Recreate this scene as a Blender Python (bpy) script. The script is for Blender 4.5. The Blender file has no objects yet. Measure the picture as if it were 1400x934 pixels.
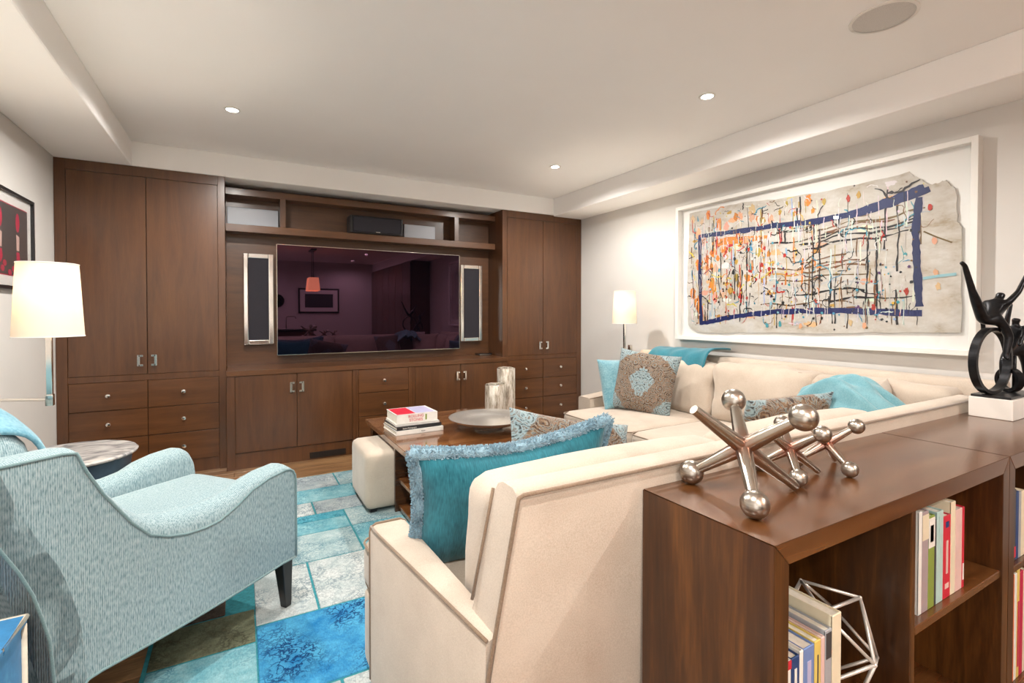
import bpy, bmesh, math, random
from mathutils import Vector, Matrix, noise
random.seed(7)
S = bpy.context.scene
COL = S.collection
R = math.radians

# ------------------------------------------------------------------ camera
cam = bpy.data.cameras.new('camera'); camo = bpy.data.objects.new('camera', cam); COL.objects.link(camo)
cam.sensor_width = 36; cam.lens = 667/1400*36
camo.location = (0, 0, 1.25); camo.rotation_euler = (R(90-.84), 0, R(-29.2))
cam.shift_y = -29/1400; cam.clip_start = .02
S.camera = camo
# ------------------------------------------------------------------ world, exposure
w = bpy.data.worlds.new('world'); S.world = w; w.use_nodes = True
w.node_tree.nodes['Background'].inputs[0].default_value = (1, .97, .93, 1)
w.node_tree.nodes['Background'].inputs[1].default_value = 2.2
S.view_settings.view_transform = 'Standard'; S.view_settings.look = 'None'
S.view_settings.gamma = 1; S.view_settings.use_curve_mapping = False
S.view_settings.exposure = 0.42
DOWN_W = 82      # recessed downlights, watts each
LAMP_W = 12      # floor lamp bulbs
DOWN_COL = (1, .955, .90)
LAMP_COL = (1, .87, .70)

# ------------------------------------------------------------------ helpers
def link(o, parent=None):
    COL.objects.link(o)
    if parent is not None: o.parent = parent
    return o
def tag(o, label, cat, group=None):
    o['label'] = label; o['category'] = cat
    if group: o['group'] = group
    return o
def thing(name, label, cat, loc=(0, 0, 0), rz=0, group=None):
    o = bpy.data.objects.new(name, None); o.empty_display_size = .05
    link(o); o.location = loc; o.rotation_euler = (0, 0, rz)
    return tag(o, label, cat, group)
def obj(name, bm, m, parent=None, smooth=False, origin=None):
    """one mesh object. origin: world point that becomes the local origin"""
    if origin is not None: bmesh.ops.translate(bm, verts=bm.verts, vec=-Vector(origin))
    me = bpy.data.meshes.new(name); bm.to_mesh(me); bm.free()
    if m is not None: me.materials.append(M[m] if isinstance(m, str) else m)
    if smooth:
        for p in me.polygons: p.use_smooth = True
    o = bpy.data.objects.new(name, me); link(o, parent)
    if parent is None and origin is not None: o.location = origin
    return o
def auto(o, ang=40):
    me = o.data
    for p in me.polygons: p.use_smooth = True
    try: me.set_sharp_from_angle(angle=R(ang))
    except Exception: pass
    return o
def nb(): return bmesh.new()
def box(bm, lo, hi, bev=0, seg=2, mi=0):
    lo = Vector(lo); hi = Vector(hi)
    r = bmesh.ops.create_cube(bm, size=1)
    vs = r['verts']; c = (lo+hi)/2; d = hi-lo
    for v in vs: v.co = Vector((v.co.x*d.x+c.x, v.co.y*d.y+c.y, v.co.z*d.z+c.z))
    if mi:
        for f in {f for v in vs for f in v.link_faces}: f.material_index = mi
    if bev > 0:
        es = list({e for v in vs for e in v.link_edges})
        bmesh.ops.bevel(bm, geom=es, offset=bev, segments=seg, affect='EDGES', profile=.6)
    return bm
def B(lo, hi, bev=0, seg=2): return box(nb(), lo, hi, bev, seg)
def ring_loft(bm, rings, closed=True, caps=True):
    vr = [[bm.verts.new(p) for p in r] for r in rings]
    n = len(vr[0])
    for a, b in zip(vr[:-1], vr[1:]):
        for i in range(n if closed else n-1):
            j = (i+1) % n
            try: bm.faces.new((a[i], a[j], b[j], b[i]))
            except ValueError: pass
    if caps:
        try: bm.faces.new(vr[0][::-1]); bm.faces.new(vr[-1])
        except ValueError: pass
    return vr
def fixn(bm): bmesh.ops.recalc_face_normals(bm, faces=bm.faces); return bm
def frame_of(t):
    t = Vector(t).normalized(); u = t.cross(Vector((0, 0, 1)))
    if u.length < 1e-3: u = Vector((1, 0, 0))
    u.normalize(); return u, t.cross(u)
def tube(bm, pts, r, seg=8, closed=False):
    pts = [Vector(p) for p in pts]; n = len(pts); rings = []
    rr = r if isinstance(r, (list, tuple)) else [r]*n
    pu = None
    for i, p in enumerate(pts):
        a = pts[(i-1) % n] if (closed or i > 0) else p
        b = pts[(i+1) % n] if (closed or i < n-1) else p
        t = (b-a).normalized()
        if pu is None: u, _ = frame_of(t)
        else:
            u = pu-t*pu.dot(t)
            if u.length < 1e-5: u, _ = frame_of(t)
            u.normalize()
        pu = u; v = t.cross(u)
        rings.append([p+(u*math.cos(k*2*math.pi/seg)+v*math.sin(k*2*math.pi/seg))*rr[i] for k in range(seg)])
    vr = ring_loft(bm, rings, True, not closed)
    if closed:
        a, b = vr[-1], vr[0]
        for i in range(seg):
            j = (i+1) % seg
            try: bm.faces.new((a[i], a[j], b[j], b[i]))
            except ValueError: pass
    return fixn(bm)
def lathe(bm, prof, c=(0, 0, 0), seg=32, cap=True):
    c = Vector(c)
    rings = [[c+Vector((r*math.cos(k*2*math.pi/seg), r*math.sin(k*2*math.pi/seg), z)) for k in range(seg)] for r, z in prof]
    ring_loft(bm, rings, True, cap); return fixn(bm)
def prism(bm, poly, d0, d1, axis='Y', bev=0):
    """extrude a 2D polygon. axis Y: poly in (x,z); X: (y,z); Z: (x,y)"""
    def P(a, b, d): return {'Y': (a, d, b), 'X': (d, a, b), 'Z': (a, b, d)}[axis]
    r0 = [bm.verts.new(P(a, b, d0)) for a, b in poly]; r1 = [bm.verts.new(P(a, b, d1)) for a, b in poly]
    n = len(poly)
    fs = [bm.faces.new(r0[::-1]), bm.faces.new(r1)]
    for i in range(n): fs.append(bm.faces.new((r0[i], r0[(i+1) % n], r1[(i+1) % n], r1[i])))
    fixn(bm)
    if bev:
        es = [e for e in bm.edges if e.calc_face_angle(0) > .5]
        bmesh.ops.bevel(bm, geom=es, offset=bev, segments=2, affect='EDGES')
    return bm
def cyl(bm, a, b, r0, r1=None, seg=16): return tube(bm, [a, b], [r0, r0 if r1 is None else r1], seg)
def sphere(bm, c, r, u=20, v=12):
    q = bmesh.ops.create_uvsphere(bm, u_segments=u, v_segments=v, radius=r)
    bmesh.ops.translate(bm, verts=q['verts'], vec=Vector(c)); return bm
def rrect(x0, x1, y0, y1, r, z, n=5):
    pts = []
    for cx, cy, a in ((x1-r, y1-r, 0), (x0+r, y1-r, 90), (x0+r, y0+r, 180), (x1-r, y0+r, 270)):
        for k in range(n+1):
            t = R(a+90*k/n); pts.append((cx+r*math.cos(t), cy+r*math.sin(t), z))
    return pts
def wob(p, s, a, off=0): return noise.noise(Vector(p)*s+Vector((off, off*1.7, off*.3)))*a
def soft(lo, hi, r=.04, puff=(0, 0, .02), n=14, wr=.004, seed=0):
    """rounded, puffed, slightly creased cushion block"""
    lo = Vector(lo); hi = Vector(hi); c = (lo+hi)/2; h = (hi-lo)/2
    bm = nb(); bmesh.ops.create_cube(bm, size=2)
    bmesh.ops.subdivide_edges(bm, edges=bm.edges, cuts=n, use_grid_fill=True)
    rr = min(r, h.x*.98, h.y*.98, h.z*.98)
    for v in bm.verts:
        q = v.co.copy()
        for i in range(3): q[i] = math.copysign(abs(q[i])**.8, q[i])
        p = Vector((q.x*h.x, q.y*h.y, q.z*h.z))
        inn = Vector([max(-(h[i]-rr), min(h[i]-rr, p[i])) for i in range(3)])
        d = p-inn
        if d.length > 1e-6: p = inn+d.normalized()*rr
        f = [1-(p[i]/h[i])**2 for i in range(3)]
        p.x += math.copysign(puff[0]*f[1]*f[2], q.x)*abs(q.x)
        p.y += math.copysign(puff[1]*f[0]*f[2], q.y)*abs(q.y)
        p.z += math.copysign(puff[2]*f[0]*f[1], q.z)*abs(q.z)
        pw = p+c
        k = wob(pw, 6, wr, seed)+wob(pw, 15, wr*.5, seed+3)
        v.co = p*(1+k/max(h.x, .1))+c
    return bm
def pillow(w, h, t, n=26, wr=.006, seed=0, pinch=.07):
    bm = nb(); g = []
    for s in (1, -1):
        L = []
        for j in range(n+1):
            row = []
            for i in range(n+1):
                u = -1+2*i/n; v = -1+2*j/n
                x = u*w/2*(1-pinch*(1-v*v)*abs(u)**3); y = v*h/2*(1-pinch*(1-u*u)*abs(v)**3)
                e = max(0, (1-abs(u)**3.2)*(1-abs(v)**3.2))
                z = s*(t/2*e**.55+.003)
                k = noise.noise(Vector((x*7, y*7, seed+s)))*wr+noise.noise(Vector((x*16, y*16, seed+5*s)))*wr*.5
                z += k*min(1, e*3)
                row.append(bm.verts.new((x, y, z)))
            L.append(row)
        g.append(L)
        for j in range(n):
            for i in range(n):
                q = (L[j][i], L[j][i+1], L[j+1][i+1], L[j+1][i]); bm.faces.new(q if s > 0 else q[::-1])
    edge = [(0, i) for i in range(n+1)]+[(j, n) for j in range(1, n+1)]+[(n, i) for i in range(n-1, -1, -1)]+[(j, 0) for j in range(n-1, 0, -1)]
    for a, b in zip(edge, edge[1:]+edge[:1]):
        bm.faces.new((g[1][a[0]][a[1]], g[1][b[0]][b[1]], g[0][b[0]][b[1]], g[0][a[0]][a[1]]))
    return bm
def pillow_outline(w, h, pinch=.07, n=24):
    out = []
    for k in range(n): out.append((-1+2*k/n, -1))
    for k in range(n): out.append((1, -1+2*k/n))
    for k in range(n): out.append((1-2*k/n, 1))
    for k in range(n): out.append((-1, 1-2*k/n))
    return [(u*w/2*(1-pinch*(1-v*v)*abs(u)**3), v*h/2*(1-pinch*(1-u*u)*abs(v)**3), 0) for u, v in out]
def place(o, loc, ex, ey):
    """orient so that local x -> ex, local y -> ey"""
    ex = Vector(ex).normalized(); ez = ex.cross(Vector(ey)).normalized(); ey = ez.cross(ex)
    m = Matrix((ex, ey, ez)).transposed().to_4x4(); m.translation = Vector(loc)
    o.matrix_world = m; return o
def text_mesh(name, s, size, m, parent, mat4, depth=.0006):
    cu = bpy.data.curves.new(name, 'FONT'); cu.body = s; cu.size = size; cu.extrude = depth; cu.align_x = 'CENTER'; cu.align_y = 'CENTER'
    t = bpy.data.objects.new(name, cu); COL.objects.link(t)
    bpy.context.view_layer.update()
    me = bpy.data.meshes.new_from_object(t.evaluated_get(bpy.context.evaluated_depsgraph_get()))
    bpy.data.objects.remove(t)
    me.materials.clear(); me.materials.append(M[m])
    o = bpy.data.objects.new(name, me); link(o, parent); o.matrix_local = mat4; return o
def copy_tree(o, parent=None):
    c = o.copy(); COL.objects.link(c); c.parent = parent
    for ch in list(o.children): copy_tree(ch, c)
    return c

# ------------------------------------------------------------------ materials
M = {}
def mat(name):
    m = bpy.data.materials.new(name); m.use_nodes = True; M[name] = m
    nt = m.node_tree; return m, nt, nt.nodes['Principled BSDF']
def nd(nt, t, **kw):
    n = nt.nodes.new(t)
    for k, v in kw.items():
        if k.startswith('i_'): n.inputs[int(k[2:])].default_value = v
        else: setattr(n, k, v)
    return n
def ramp(nt, stops, interp='LINEAR'):
    r = nt.nodes.new('ShaderNodeValToRGB'); cr = r.color_ramp; cr.interpolation = interp
    while len(cr.elements) < len(stops): cr.elements.new(.5)
    for e, (p, c) in zip(cr.elements, stops): e.position = p; e.color = (*c, 1)
    return r
def coords(nt, scale=(1, 1, 1), rot=(0, 0, 0)):
    tc = nt.nodes.new('ShaderNodeTexCoord'); mp = nt.nodes.new('ShaderNodeMapping')
    mp.inputs['Scale'].default_value = scale; mp.inputs['Rotation'].default_value = rot
    nt.links.new(tc.outputs['Object'], mp.inputs['Vector']); return mp.outputs[0]
def bump(nt, b, h, strength=.2, dist=.002):
    n = nt.nodes.new('ShaderNodeBump'); n.inputs['Strength'].default_value = strength; n.inputs['Distance'].default_value = dist
    nt.links.new(h, n.inputs['Height']); nt.links.new(n.outputs[0], b.inputs['Normal']); return n
def plain(name, col, rough=.6, metal=0, spec=.5, nz=0, nscale=20, coat=0):
    m, nt, b = mat(name)
    b.inputs['Base Color'].default_value = (*col, 1); b.inputs['Roughness'].default_value = rough
    b.inputs['Metallic'].default_value = metal; b.inputs['Specular IOR Level'].default_value = spec
    b.inputs['Coat Weight'].default_value = coat; b.inputs['Coat Roughness'].default_value = .08
    n = nd(nt, 'ShaderNodeTexNoise'); n.inputs['Scale'].default_value = nscale; n.inputs['Detail'].default_value = 3
    nt.links.new(coords(nt), n.inputs['Vector'])
    if nz > 0:
        d = [max(0, c*(1-nz)) for c in col]; l = [min(1, c*(1+nz)) for c in col]
        r = ramp(nt, [(.3, d), (.7, l)]); nt.links.new(n.outputs['Fac'], r.inputs[0]); nt.links.new(r.outputs[0], b.inputs['Base Color'])
    return m
def wood(name, dark, mid, light, axis='Z', rough=.32, coat=.25, scale=1.0, bumpy=.05, spec=.5):
    m, nt, b = mat(name)
    st = {'Z': (9, 9, .8), 'X': (.8, 9, 9), 'Y': (9, .8, 9)}[axis]
    v = coords(nt, tuple(s*scale for s in st))
    n = nd(nt, 'ShaderNodeTexNoise'); n.inputs['Scale'].default_value = 2.2; n.inputs['Detail'].default_value = 8; n.inputs['Roughness'].default_value = .62; n.inputs['Distortion'].default_value = .5
    nt.links.new(v, n.inputs['Vector'])
    v2 = coords(nt, tuple(s*scale*6 for s in st))
    n2 = nd(nt, 'ShaderNodeTexNoise'); n2.inputs['Scale'].default_value = 3; n2.inputs['Detail'].default_value = 3
    nt.links.new(v2, n2.inputs['Vector'])
    mx = nd(nt, 'ShaderNodeMath', operation='MULTIPLY_ADD'); mx.inputs[1].default_value = .25
    nt.links.new(n2.outputs['Fac'], mx.inputs[0]); nt.links.new(n.outputs['Fac'], mx.inputs[2])
    r = ramp(nt, [(.42, dark), (.62, mid), (.82, light)]); nt.links.new(mx.outputs[0], r.inputs[0])
    nt.links.new(r.outputs[0], b.inputs['Base Color'])
    b.inputs['Roughness'].default_value = rough; b.inputs['Coat Weight'].default_value = coat; b.inputs['Coat Roughness'].default_value = .2
    b.inputs['Specular IOR Level'].default_value = spec
    bump(nt, b, mx.outputs[0], bumpy, .002); return m
def fabric(name, c0, c1, weave=260, rough=.9, sheen=.3, nscale=5, st=(1, 1, 1), bmp=.25):
    m, nt, b = mat(name)
    n = nd(nt, 'ShaderNodeTexNoise'); n.inputs['Scale'].default_value = nscale; n.inputs['Detail'].default_value = 5; n.inputs['Roughness'].default_value = .6
    nt.links.new(coords(nt), n.inputs['Vector'])
    n2 = nd(nt, 'ShaderNodeTexNoise'); n2.inputs['Scale'].default_value = weave; n2.inputs['Detail'].default_value = 2
    nt.links.new(coords(nt, st), n2.inputs['Vector'])
    a = nd(nt, 'ShaderNodeMath', operation='MULTIPLY_ADD'); a.inputs[1].default_value = .6
    s = nd(nt, 'ShaderNodeMath', operation='MULTIPLY'); s.inputs[1].default_value = .5
    nt.links.new(n2.outputs['Fac'], s.inputs[0]); nt.links.new(n.outputs['Fac'], a.inputs[0]); nt.links.new(s.outputs[0], a.inputs[2])
    r = ramp(nt, [(.38, c0), (.7, c1)]); nt.links.new(a.outputs[0], r.inputs[0]); nt.links.new(r.outputs[0], b.inputs['Base Color'])
    b.inputs['Roughness'].default_value = rough; b.inputs['Sheen Weight'].default_value = sheen; b.inputs['Specular IOR Level'].default_value = .2
    bump(nt, b, n2.outputs['Fac'], bmp, .002); return m

plain('wall_paint', (.65, .63, .60), .85, nz=.02, nscale=3)
plain('ceiling_paint', (.92, .91, .895), .9, nz=.01, nscale=2)
plain('soffit_paint', (.92, .905, .885), .85, nz=.01, nscale=2)
plain('white_trim', (.8, .78, .74), .5, nz=.01)
wood('cabinet_wood', (.064, .0225, .0058), (.087, .0310, .0082), (.110, .0405, .0115), 'Z', .33, .6)
wood('cabinet_wood_level', (.068, .0245, .0065), (.094, .0345, .0095), (.122, .0465, .0138), 'X', .33, .4)
wood('niche_wood', (.059, .0225, .0072), (.082, .0315, .0100), (.105, .0415, .0140), 'X', .36, .3)
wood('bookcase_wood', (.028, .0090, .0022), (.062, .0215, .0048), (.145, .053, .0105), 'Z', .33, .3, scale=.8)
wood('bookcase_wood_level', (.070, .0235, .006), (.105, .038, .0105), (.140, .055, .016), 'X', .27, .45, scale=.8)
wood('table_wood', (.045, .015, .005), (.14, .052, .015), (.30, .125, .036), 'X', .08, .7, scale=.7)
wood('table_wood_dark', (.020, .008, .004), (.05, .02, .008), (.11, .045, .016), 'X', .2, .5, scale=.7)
OAK = []
for i, f in enumerate((.8, 1.0, 1.22, .92)):
    wood('oak_%d' % i, (.105*f, .048*f, .018*f), (.24*f, .125*f, .052*f), (.38*f, .22*f, .10*f), 'X', .33, .2, scale=1.1+.1*i); OAK.append('oak_%d' % i)
plain('floor_base', (.03, .016, .008), .7)
plain('dark_gap', (.008, .005, .004), .8)
plain('chrome', (.86, .84, .81), .12, 1, nz=.02)
plain('polished_nickel', (.80, .76, .70), .16, 1, nz=.03)
plain('satin_silver', (.78, .75, .70), .38, .55, nz=.03)
plain('vent_metal', (.03, .02, .015), .5, .6)
# brushed pewter for the jacks, coppery near the joints
m, nt, b = mat('pewter'); b.inputs['Metallic'].default_value = 1; b.inputs['Roughness'].default_value = .3
n = nd(nt, 'ShaderNodeTexNoise'); n.inputs['Scale'].default_value = 40; nt.links.new(coords(nt, (1, 1, 8)), n.inputs['Vector'])
r = ramp(nt, [(.3, (.36, .32, .275)), (.7, (.50, .455, .40))]); nt.links.new(n.outputs['Fac'], r.inputs[0]); nt.links.new(r.outputs[0], b.inputs['Base Color'])
m, nt, b = mat('pewter_copper'); b.inputs['Metallic'].default_value = 1; b.inputs['Roughness'].default_value = .27
tc = nd(nt, 'ShaderNodeTexCoord'); ln = nd(nt, 'ShaderNodeVectorMath', operation='LENGTH'); nt.links.new(tc.outputs['Object'], ln.inputs[0])
r = ramp(nt, [(.008, (.46, .20, .15)), (.026, (.44, .30, .24)), (.055, (.47, .42, .36))]); nt.links.new(ln.outputs['Value'], r.inputs[0]); nt.links.new(r.outputs[0], b.inputs['Base Color'])
plain('black_satin', (.008, .008, .009), .35)
plain('black_gloss', (.005, .005, .006), .12, coat=.4)
plain('speaker_cloth', (.022, .020, .026), .95, nz=.2, nscale=300)
plain('grey_card', (.42, .45, .50), .35)
# television glass: dark, plum-tinted mirror coating
m, nt, b = mat('tv_glass'); b.inputs['Base Color'].default_value = (.0015, .001, .002, 1); b.inputs['Roughness'].default_value = .015
b.inputs['IOR'].default_value = 1.62; b.inputs['Specular Tint'].default_value = (.90, .45, .74, 1)
n = nd(nt, 'ShaderNodeTexNoise'); n.inputs['Scale'].default_value = 2; nt.links.new(coords(nt), n.inputs['Vector'])
r = ramp(nt, [(0, (.001, .001, .0015)), (1, (.002, .0015, .003))]); nt.links.new(n.outputs['Fac'], r.inputs[0]); nt.links.new(r.outputs[0], b.inputs['Base Color'])
fabric('sofa_fabric', (.43, .352, .280), (.57, .485, .40), 320, sheen=.25, nscale=4, bmp=.12)
fabric('sofa_piping', (.17, .115, .075), (.27, .195, .135), 320, bmp=.1)
fabric('ottoman_fabric', (.46, .39, .31), (.58, .505, .415), 320, bmp=.1)
fabric('teal_velvet', (.008, .085, .12), (.030, .205, .265), 60, sheen=.4, nscale=9, st=(6, .6, 1), bmp=.2)
fabric('teal_fringe', (.16, .29, .38), (.32, .48, .57), 200, sheen=.4, bmp=.1)
fabric('pale_teal', (.10, .26, .32), (.25, .44, .50), 90, sheen=.5, nscale=7, bmp=.1)
fabric('throw_teal', (.018, .13, .175), (.04, .21, .27), 200, sheen=.3, nscale=8)
fabric('throw_aqua', (.10, .265, .31), (.19, .38, .43), 220, sheen=.3, nscale=8)
fabric('blanket_blue', (.08, .25, .34), (.21, .42, .51), 120, sheen=.3, nscale=20, bmp=.5)
# armchair tweed: fine vertical herringbone stripes
m, nt, b = mat('chair_tweed')
wv = nd(nt, 'ShaderNodeTexWave', wave_type='BANDS', bands_direction='X'); wv.inputs['Scale'].default_value = 62; wv.inputs['Distortion'].default_value = 2.2; wv.inputs['Detail'].default_value = 2
tcv = coords(nt, (1, 1, .15)); nt.links.new(tcv, wv.inputs['Vector'])
n = nd(nt, 'ShaderNodeTexNoise'); n.inputs['Scale'].default_value = 260; n.inputs['Detail'].default_value = 3; nt.links.new(coords(nt, (1, 1, .22)), n.inputs['Vector'])
a = nd(nt, 'ShaderNodeMath', operation='MULTIPLY_ADD'); a.inputs[1].default_value = .22; nt.links.new(wv.outputs['Fac'], a.inputs[0]); nt.links.new(n.outputs['Fac'], a.inputs[2])
r = ramp(nt, [(.38, (.115, .20, .225)), (.56, (.24, .35, .38)), (.78, (.38, .48, .51))]); nt.links.new(a.outputs[0], r.inputs[0]); nt.links.new(r.outputs[0], b.inputs['Base Color'])
b.inputs['Roughness'].default_value = .95; b.inputs['Specular IOR Level'].default_value = .15; b.inputs['Sheen Weight'].default_value = .2
bump(nt, b, a.outputs[0], .3, .002)
fabric('chair_piping', (.12, .21, .225), (.21, .31, .32), 300)
plain('leg_black', (.012, .010, .010), .3)
# paisley: aqua ground, curling brown bands, pale medallion
m, nt, b = mat('paisley')
v = coords(nt)
sep = nd(nt, 'ShaderNodeSeparateXYZ'); nt.links.new(v, sep.inputs[0])
ab1 = nd(nt, 'ShaderNodeMath', operation='ABSOLUTE'); nt.links.new(sep.outputs[0], ab1.inputs[0])
cmb = nd(nt, 'ShaderNodeCombineXYZ'); nt.links.new(ab1.outputs[0], cmb.inputs[0]); nt.links.new(sep.outputs[1], cmb.inputs[1])
vor = nd(nt, 'ShaderNodeTexVoronoi', feature='F1'); vor.inputs['Scale'].default_value = 15; vor.inputs['Randomness'].default_value = .9; nt.links.new(cmb.outputs[0], vor.inputs['Vector'])
wv = nd(nt, 'ShaderNodeMath', operation='SINE'); k = nd(nt, 'ShaderNodeMath', operation='MULTIPLY'); k.inputs[1].default_value = 34
nt.links.new(vor.outputs['Distance'], k.inputs[0]); nt.links.new(k.outputs[0], wv.inputs[0])
n = nd(nt, 'ShaderNodeTexNoise'); n.inputs['Scale'].default_value = 30; n.inputs['Detail'].default_value = 6; n.inputs['Roughness'].default_value = .7; n.inputs['Distortion'].default_value = 1.2; nt.links.new(cmb.outputs[0], n.inputs['Vector'])
ad = nd(nt, 'ShaderNodeMath', operation='MULTIPLY_ADD'); ad.inputs[1].default_value = .115; nt.links.new(wv.outputs[0], ad.inputs[0]); nt.links.new(n.outputs['Fac'], ad.inputs[2])
r1 = ramp(nt, [(.32, (.030, .018, .014)), (.42, (.15, .085, .045)), (.49, (.25, .16, .09)), (.55, (.21, .26, .26)), (.61, (.07, .045, .03)), (.70, (.30, .17, .11))])
nt.links.new(ad.outputs[0], r1.inputs[0])
r2 = ramp(nt, [(.34, (.035, .035, .035)), (.42, (.20, .28, .30)), (.56, (.29, .38, .40)), (.63, (.12, .08, .055)), (.72, (.25, .33, .35))]); nt.links.new(ad.outputs[0], r2.inputs[0])
# medallion mask: |x|+|y| with a wavy edge, and pale corners
ab2 = nd(nt, 'ShaderNodeMath', operation='ABSOLUTE'); nt.links.new(sep.outputs[1], ab2.inputs[0])
su = nd(nt, 'ShaderNodeMath', operation='ADD'); nt.links.new(ab1.outputs[0], su.inputs[0]); nt.links.new(ab2.outputs[0], su.inputs[1])
n3 = nd(nt, 'ShaderNodeTexNoise'); n3.inputs['Scale'].default_value = 14; nt.links.new(cmb.outputs[0], n3.inputs['Vector'])
su2 = nd(nt, 'ShaderNodeMath', operation='MULTIPLY_ADD'); su2.inputs[1].default_value = .13; nt.links.new(n3.outputs['Fac'], su2.inputs[0]); nt.links.new(su.outputs[0], su2.inputs[2])
rm = ramp(nt, [(.0, (1, 1, 1)), (.185, (1, 1, 1)), (.192, (0, 0, 0)), (.40, (0, 0, 0)), (.41, (1, 1, 1))]); nt.links.new(su2.outputs[0], rm.inputs[0])
mx = nd(nt, 'ShaderNodeMix', data_type='RGBA'); nt.links.new(rm.outputs[0], mx.inputs[0]); nt.links.new(r1.outputs[0], mx.inputs[6]); nt.links.new(r2.outputs[0], mx.inputs[7])
nt.links.new(mx.outputs[2], b.inputs['Base Color']); b.inputs['Roughness'].default_value = .85; b.inputs['Sheen Weight'].default_value = .15
bump(nt, b, n.outputs['Fac'], .15, .002)
# lamp shade: cloth that lets a little light through
m, nt, b = mat('lampshade'); nt.nodes.remove(b); out = nt.nodes['Material Output']
df = nd(nt, 'ShaderNodeBsdfDiffuse'); df.inputs[0].default_value = (.80, .72, .60, 1)
tl = nd(nt, 'ShaderNodeBsdfTranslucent'); tl.inputs[0].default_value = (.90, .62, .36, 1)
n = nd(nt, 'ShaderNodeTexNoise'); n.inputs['Scale'].default_value = 250; nt.links.new(coords(nt), n.inputs['Vector'])
r = ramp(nt, [(.3, (.86, .52, .26)), (.7, (.96, .60, .31))]); nt.links.new(n.outputs['Fac'], r.inputs[0]); nt.links.new(r.outputs[0], tl.inputs[0])
mx = nd(nt, 'ShaderNodeMixShader'); mx.inputs[0].default_value = .048
nt.links.new(df.outputs[0], mx.inputs[1]); nt.links.new(tl.outputs[0], mx.inputs[2]); nt.links.new(mx.outputs[0], out.inputs[0])
def emit(name, col, s):
    m, nt, b = mat(name); b.inputs['Base Color'].default_value = (*col, 1)
    b.inputs['Emission Color'].default_value = (*col, 1); b.inputs['Emission Strength'].default_value = s
emit('bulb_glow', LAMP_COL, LAMP_W/(math.pi*4*math.pi*.026**2)); emit('downlight_glow', (1, .95, .88), 25); emit('pendant_glow', (1, .50, .20), 5.5)
# picture glass: clear, mirror-like at an angle
m, nt, b = mat('clear_pane'); nt.nodes.remove(b); out = nt.nodes['Material Output']
fr = nd(nt, 'ShaderNodeFresnel'); ge = nd(nt, 'ShaderNodeNewGeometry'); mr = nd(nt, 'ShaderNodeMapRange'); mr.inputs[3].default_value = 1.35; mr.inputs[4].default_value = 1/1.35
nt.links.new(ge.outputs['Backfacing'], mr.inputs[0]); nt.links.new(mr.outputs[0], fr.inputs[0])
tr = nd(nt, 'ShaderNodeBsdfTransparent'); gl = nd(nt, 'ShaderNodeBsdfGlossy'); gl.inputs['Roughness'].default_value = .0
mx = nd(nt, 'ShaderNodeMixShader'); nt.links.new(fr.outputs[0], mx.inputs[0]); nt.links.new(tr.outputs[0], mx.inputs[1]); nt.links.new(gl.outputs[0], mx.inputs[2]); nt.links.new(mx.outputs[0], out.inputs[0])
# mercury glass
m, nt, b = mat('mercury_glass'); b.inputs['Roughness'].default_value = .25; b.inputs['Metallic'].default_value = .35
n = nd(nt, 'ShaderNodeTexNoise'); n.inputs['Scale'].default_value = 30; n.inputs['Detail'].default_value = 6; n.inputs['Roughness'].default_value = .7; nt.links.new(coords(nt, (1.6, 1.6, .28)), n.inputs['Vector'])
r = ramp(nt, [(.34, (.22, .18, .14)), (.46, (.50, .45, .37)), (.58, (.78, .74, .66)), (.72, (.9, .87, .8))]); nt.links.new(n.outputs['Fac'], r.inputs[0]); nt.links.new(r.outputs[0], b.inputs['Base Color'])
plain('silver_bowl', (.82, .79, .74), .27, .85, nz=.06, nscale=8)
# marble
m, nt, b = mat('grey_marble'); b.inputs['Roughness'].default_value = .18
n = nd(nt, 'ShaderNodeTexNoise'); n.inputs['Scale'].default_value = 6; n.inputs['Detail'].default_value = 8; n.inputs['Distortion'].default_value = 1.6; nt.links.new(coords(nt, (1, 2.2, 1)), n.inputs['Vector'])
r = ramp(nt, [(.35, (.20, .20, .21)), (.5, (.42, .41, .40)), (.65, (.60, .58, .55))]); nt.links.new(n.outputs['Fac'], r.inputs[0]); nt.links.new(r.outputs[0], b.inputs['Base Color'])
plain('slate_blue', (.035, .06, .09), .4, nz=.2)
plain('white_stone', (.82, .79, .74), .3, nz=.03, nscale=9)
plain('bronze_black', (.012, .012, .014), .3, .6, nz=.4, nscale=60)
# worn blue paint
m, nt, b = mat('worn_blue'); b.inputs['Roughness'].default_value = .45
n = nd(nt, 'ShaderNodeTexNoise'); n.inputs['Scale'].default_value = 9; n.inputs['Detail'].default_value = 9; n.inputs['Roughness'].default_value = .68; nt.links.new(coords(nt, (1, 1, .6)), n.inputs['Vector'])
r = ramp(nt, [(.30, (.03, .14, .30)), (.52, (.045, .22, .46)), (.62, (.10, .33, .55)), (.655, (.62, .58, .48)), (.72, (.34, .27, .17))]); nt.links.new(n.outputs['Fac'], r.inputs[0]); nt.links.new(r.outputs[0], b.inputs['Base Color']); bump(nt, b, n.outputs['Fac'], .3, .004)
plain('worn_cream', (.58, .53, .43), .6, nz=.3, nscale=14)
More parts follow.
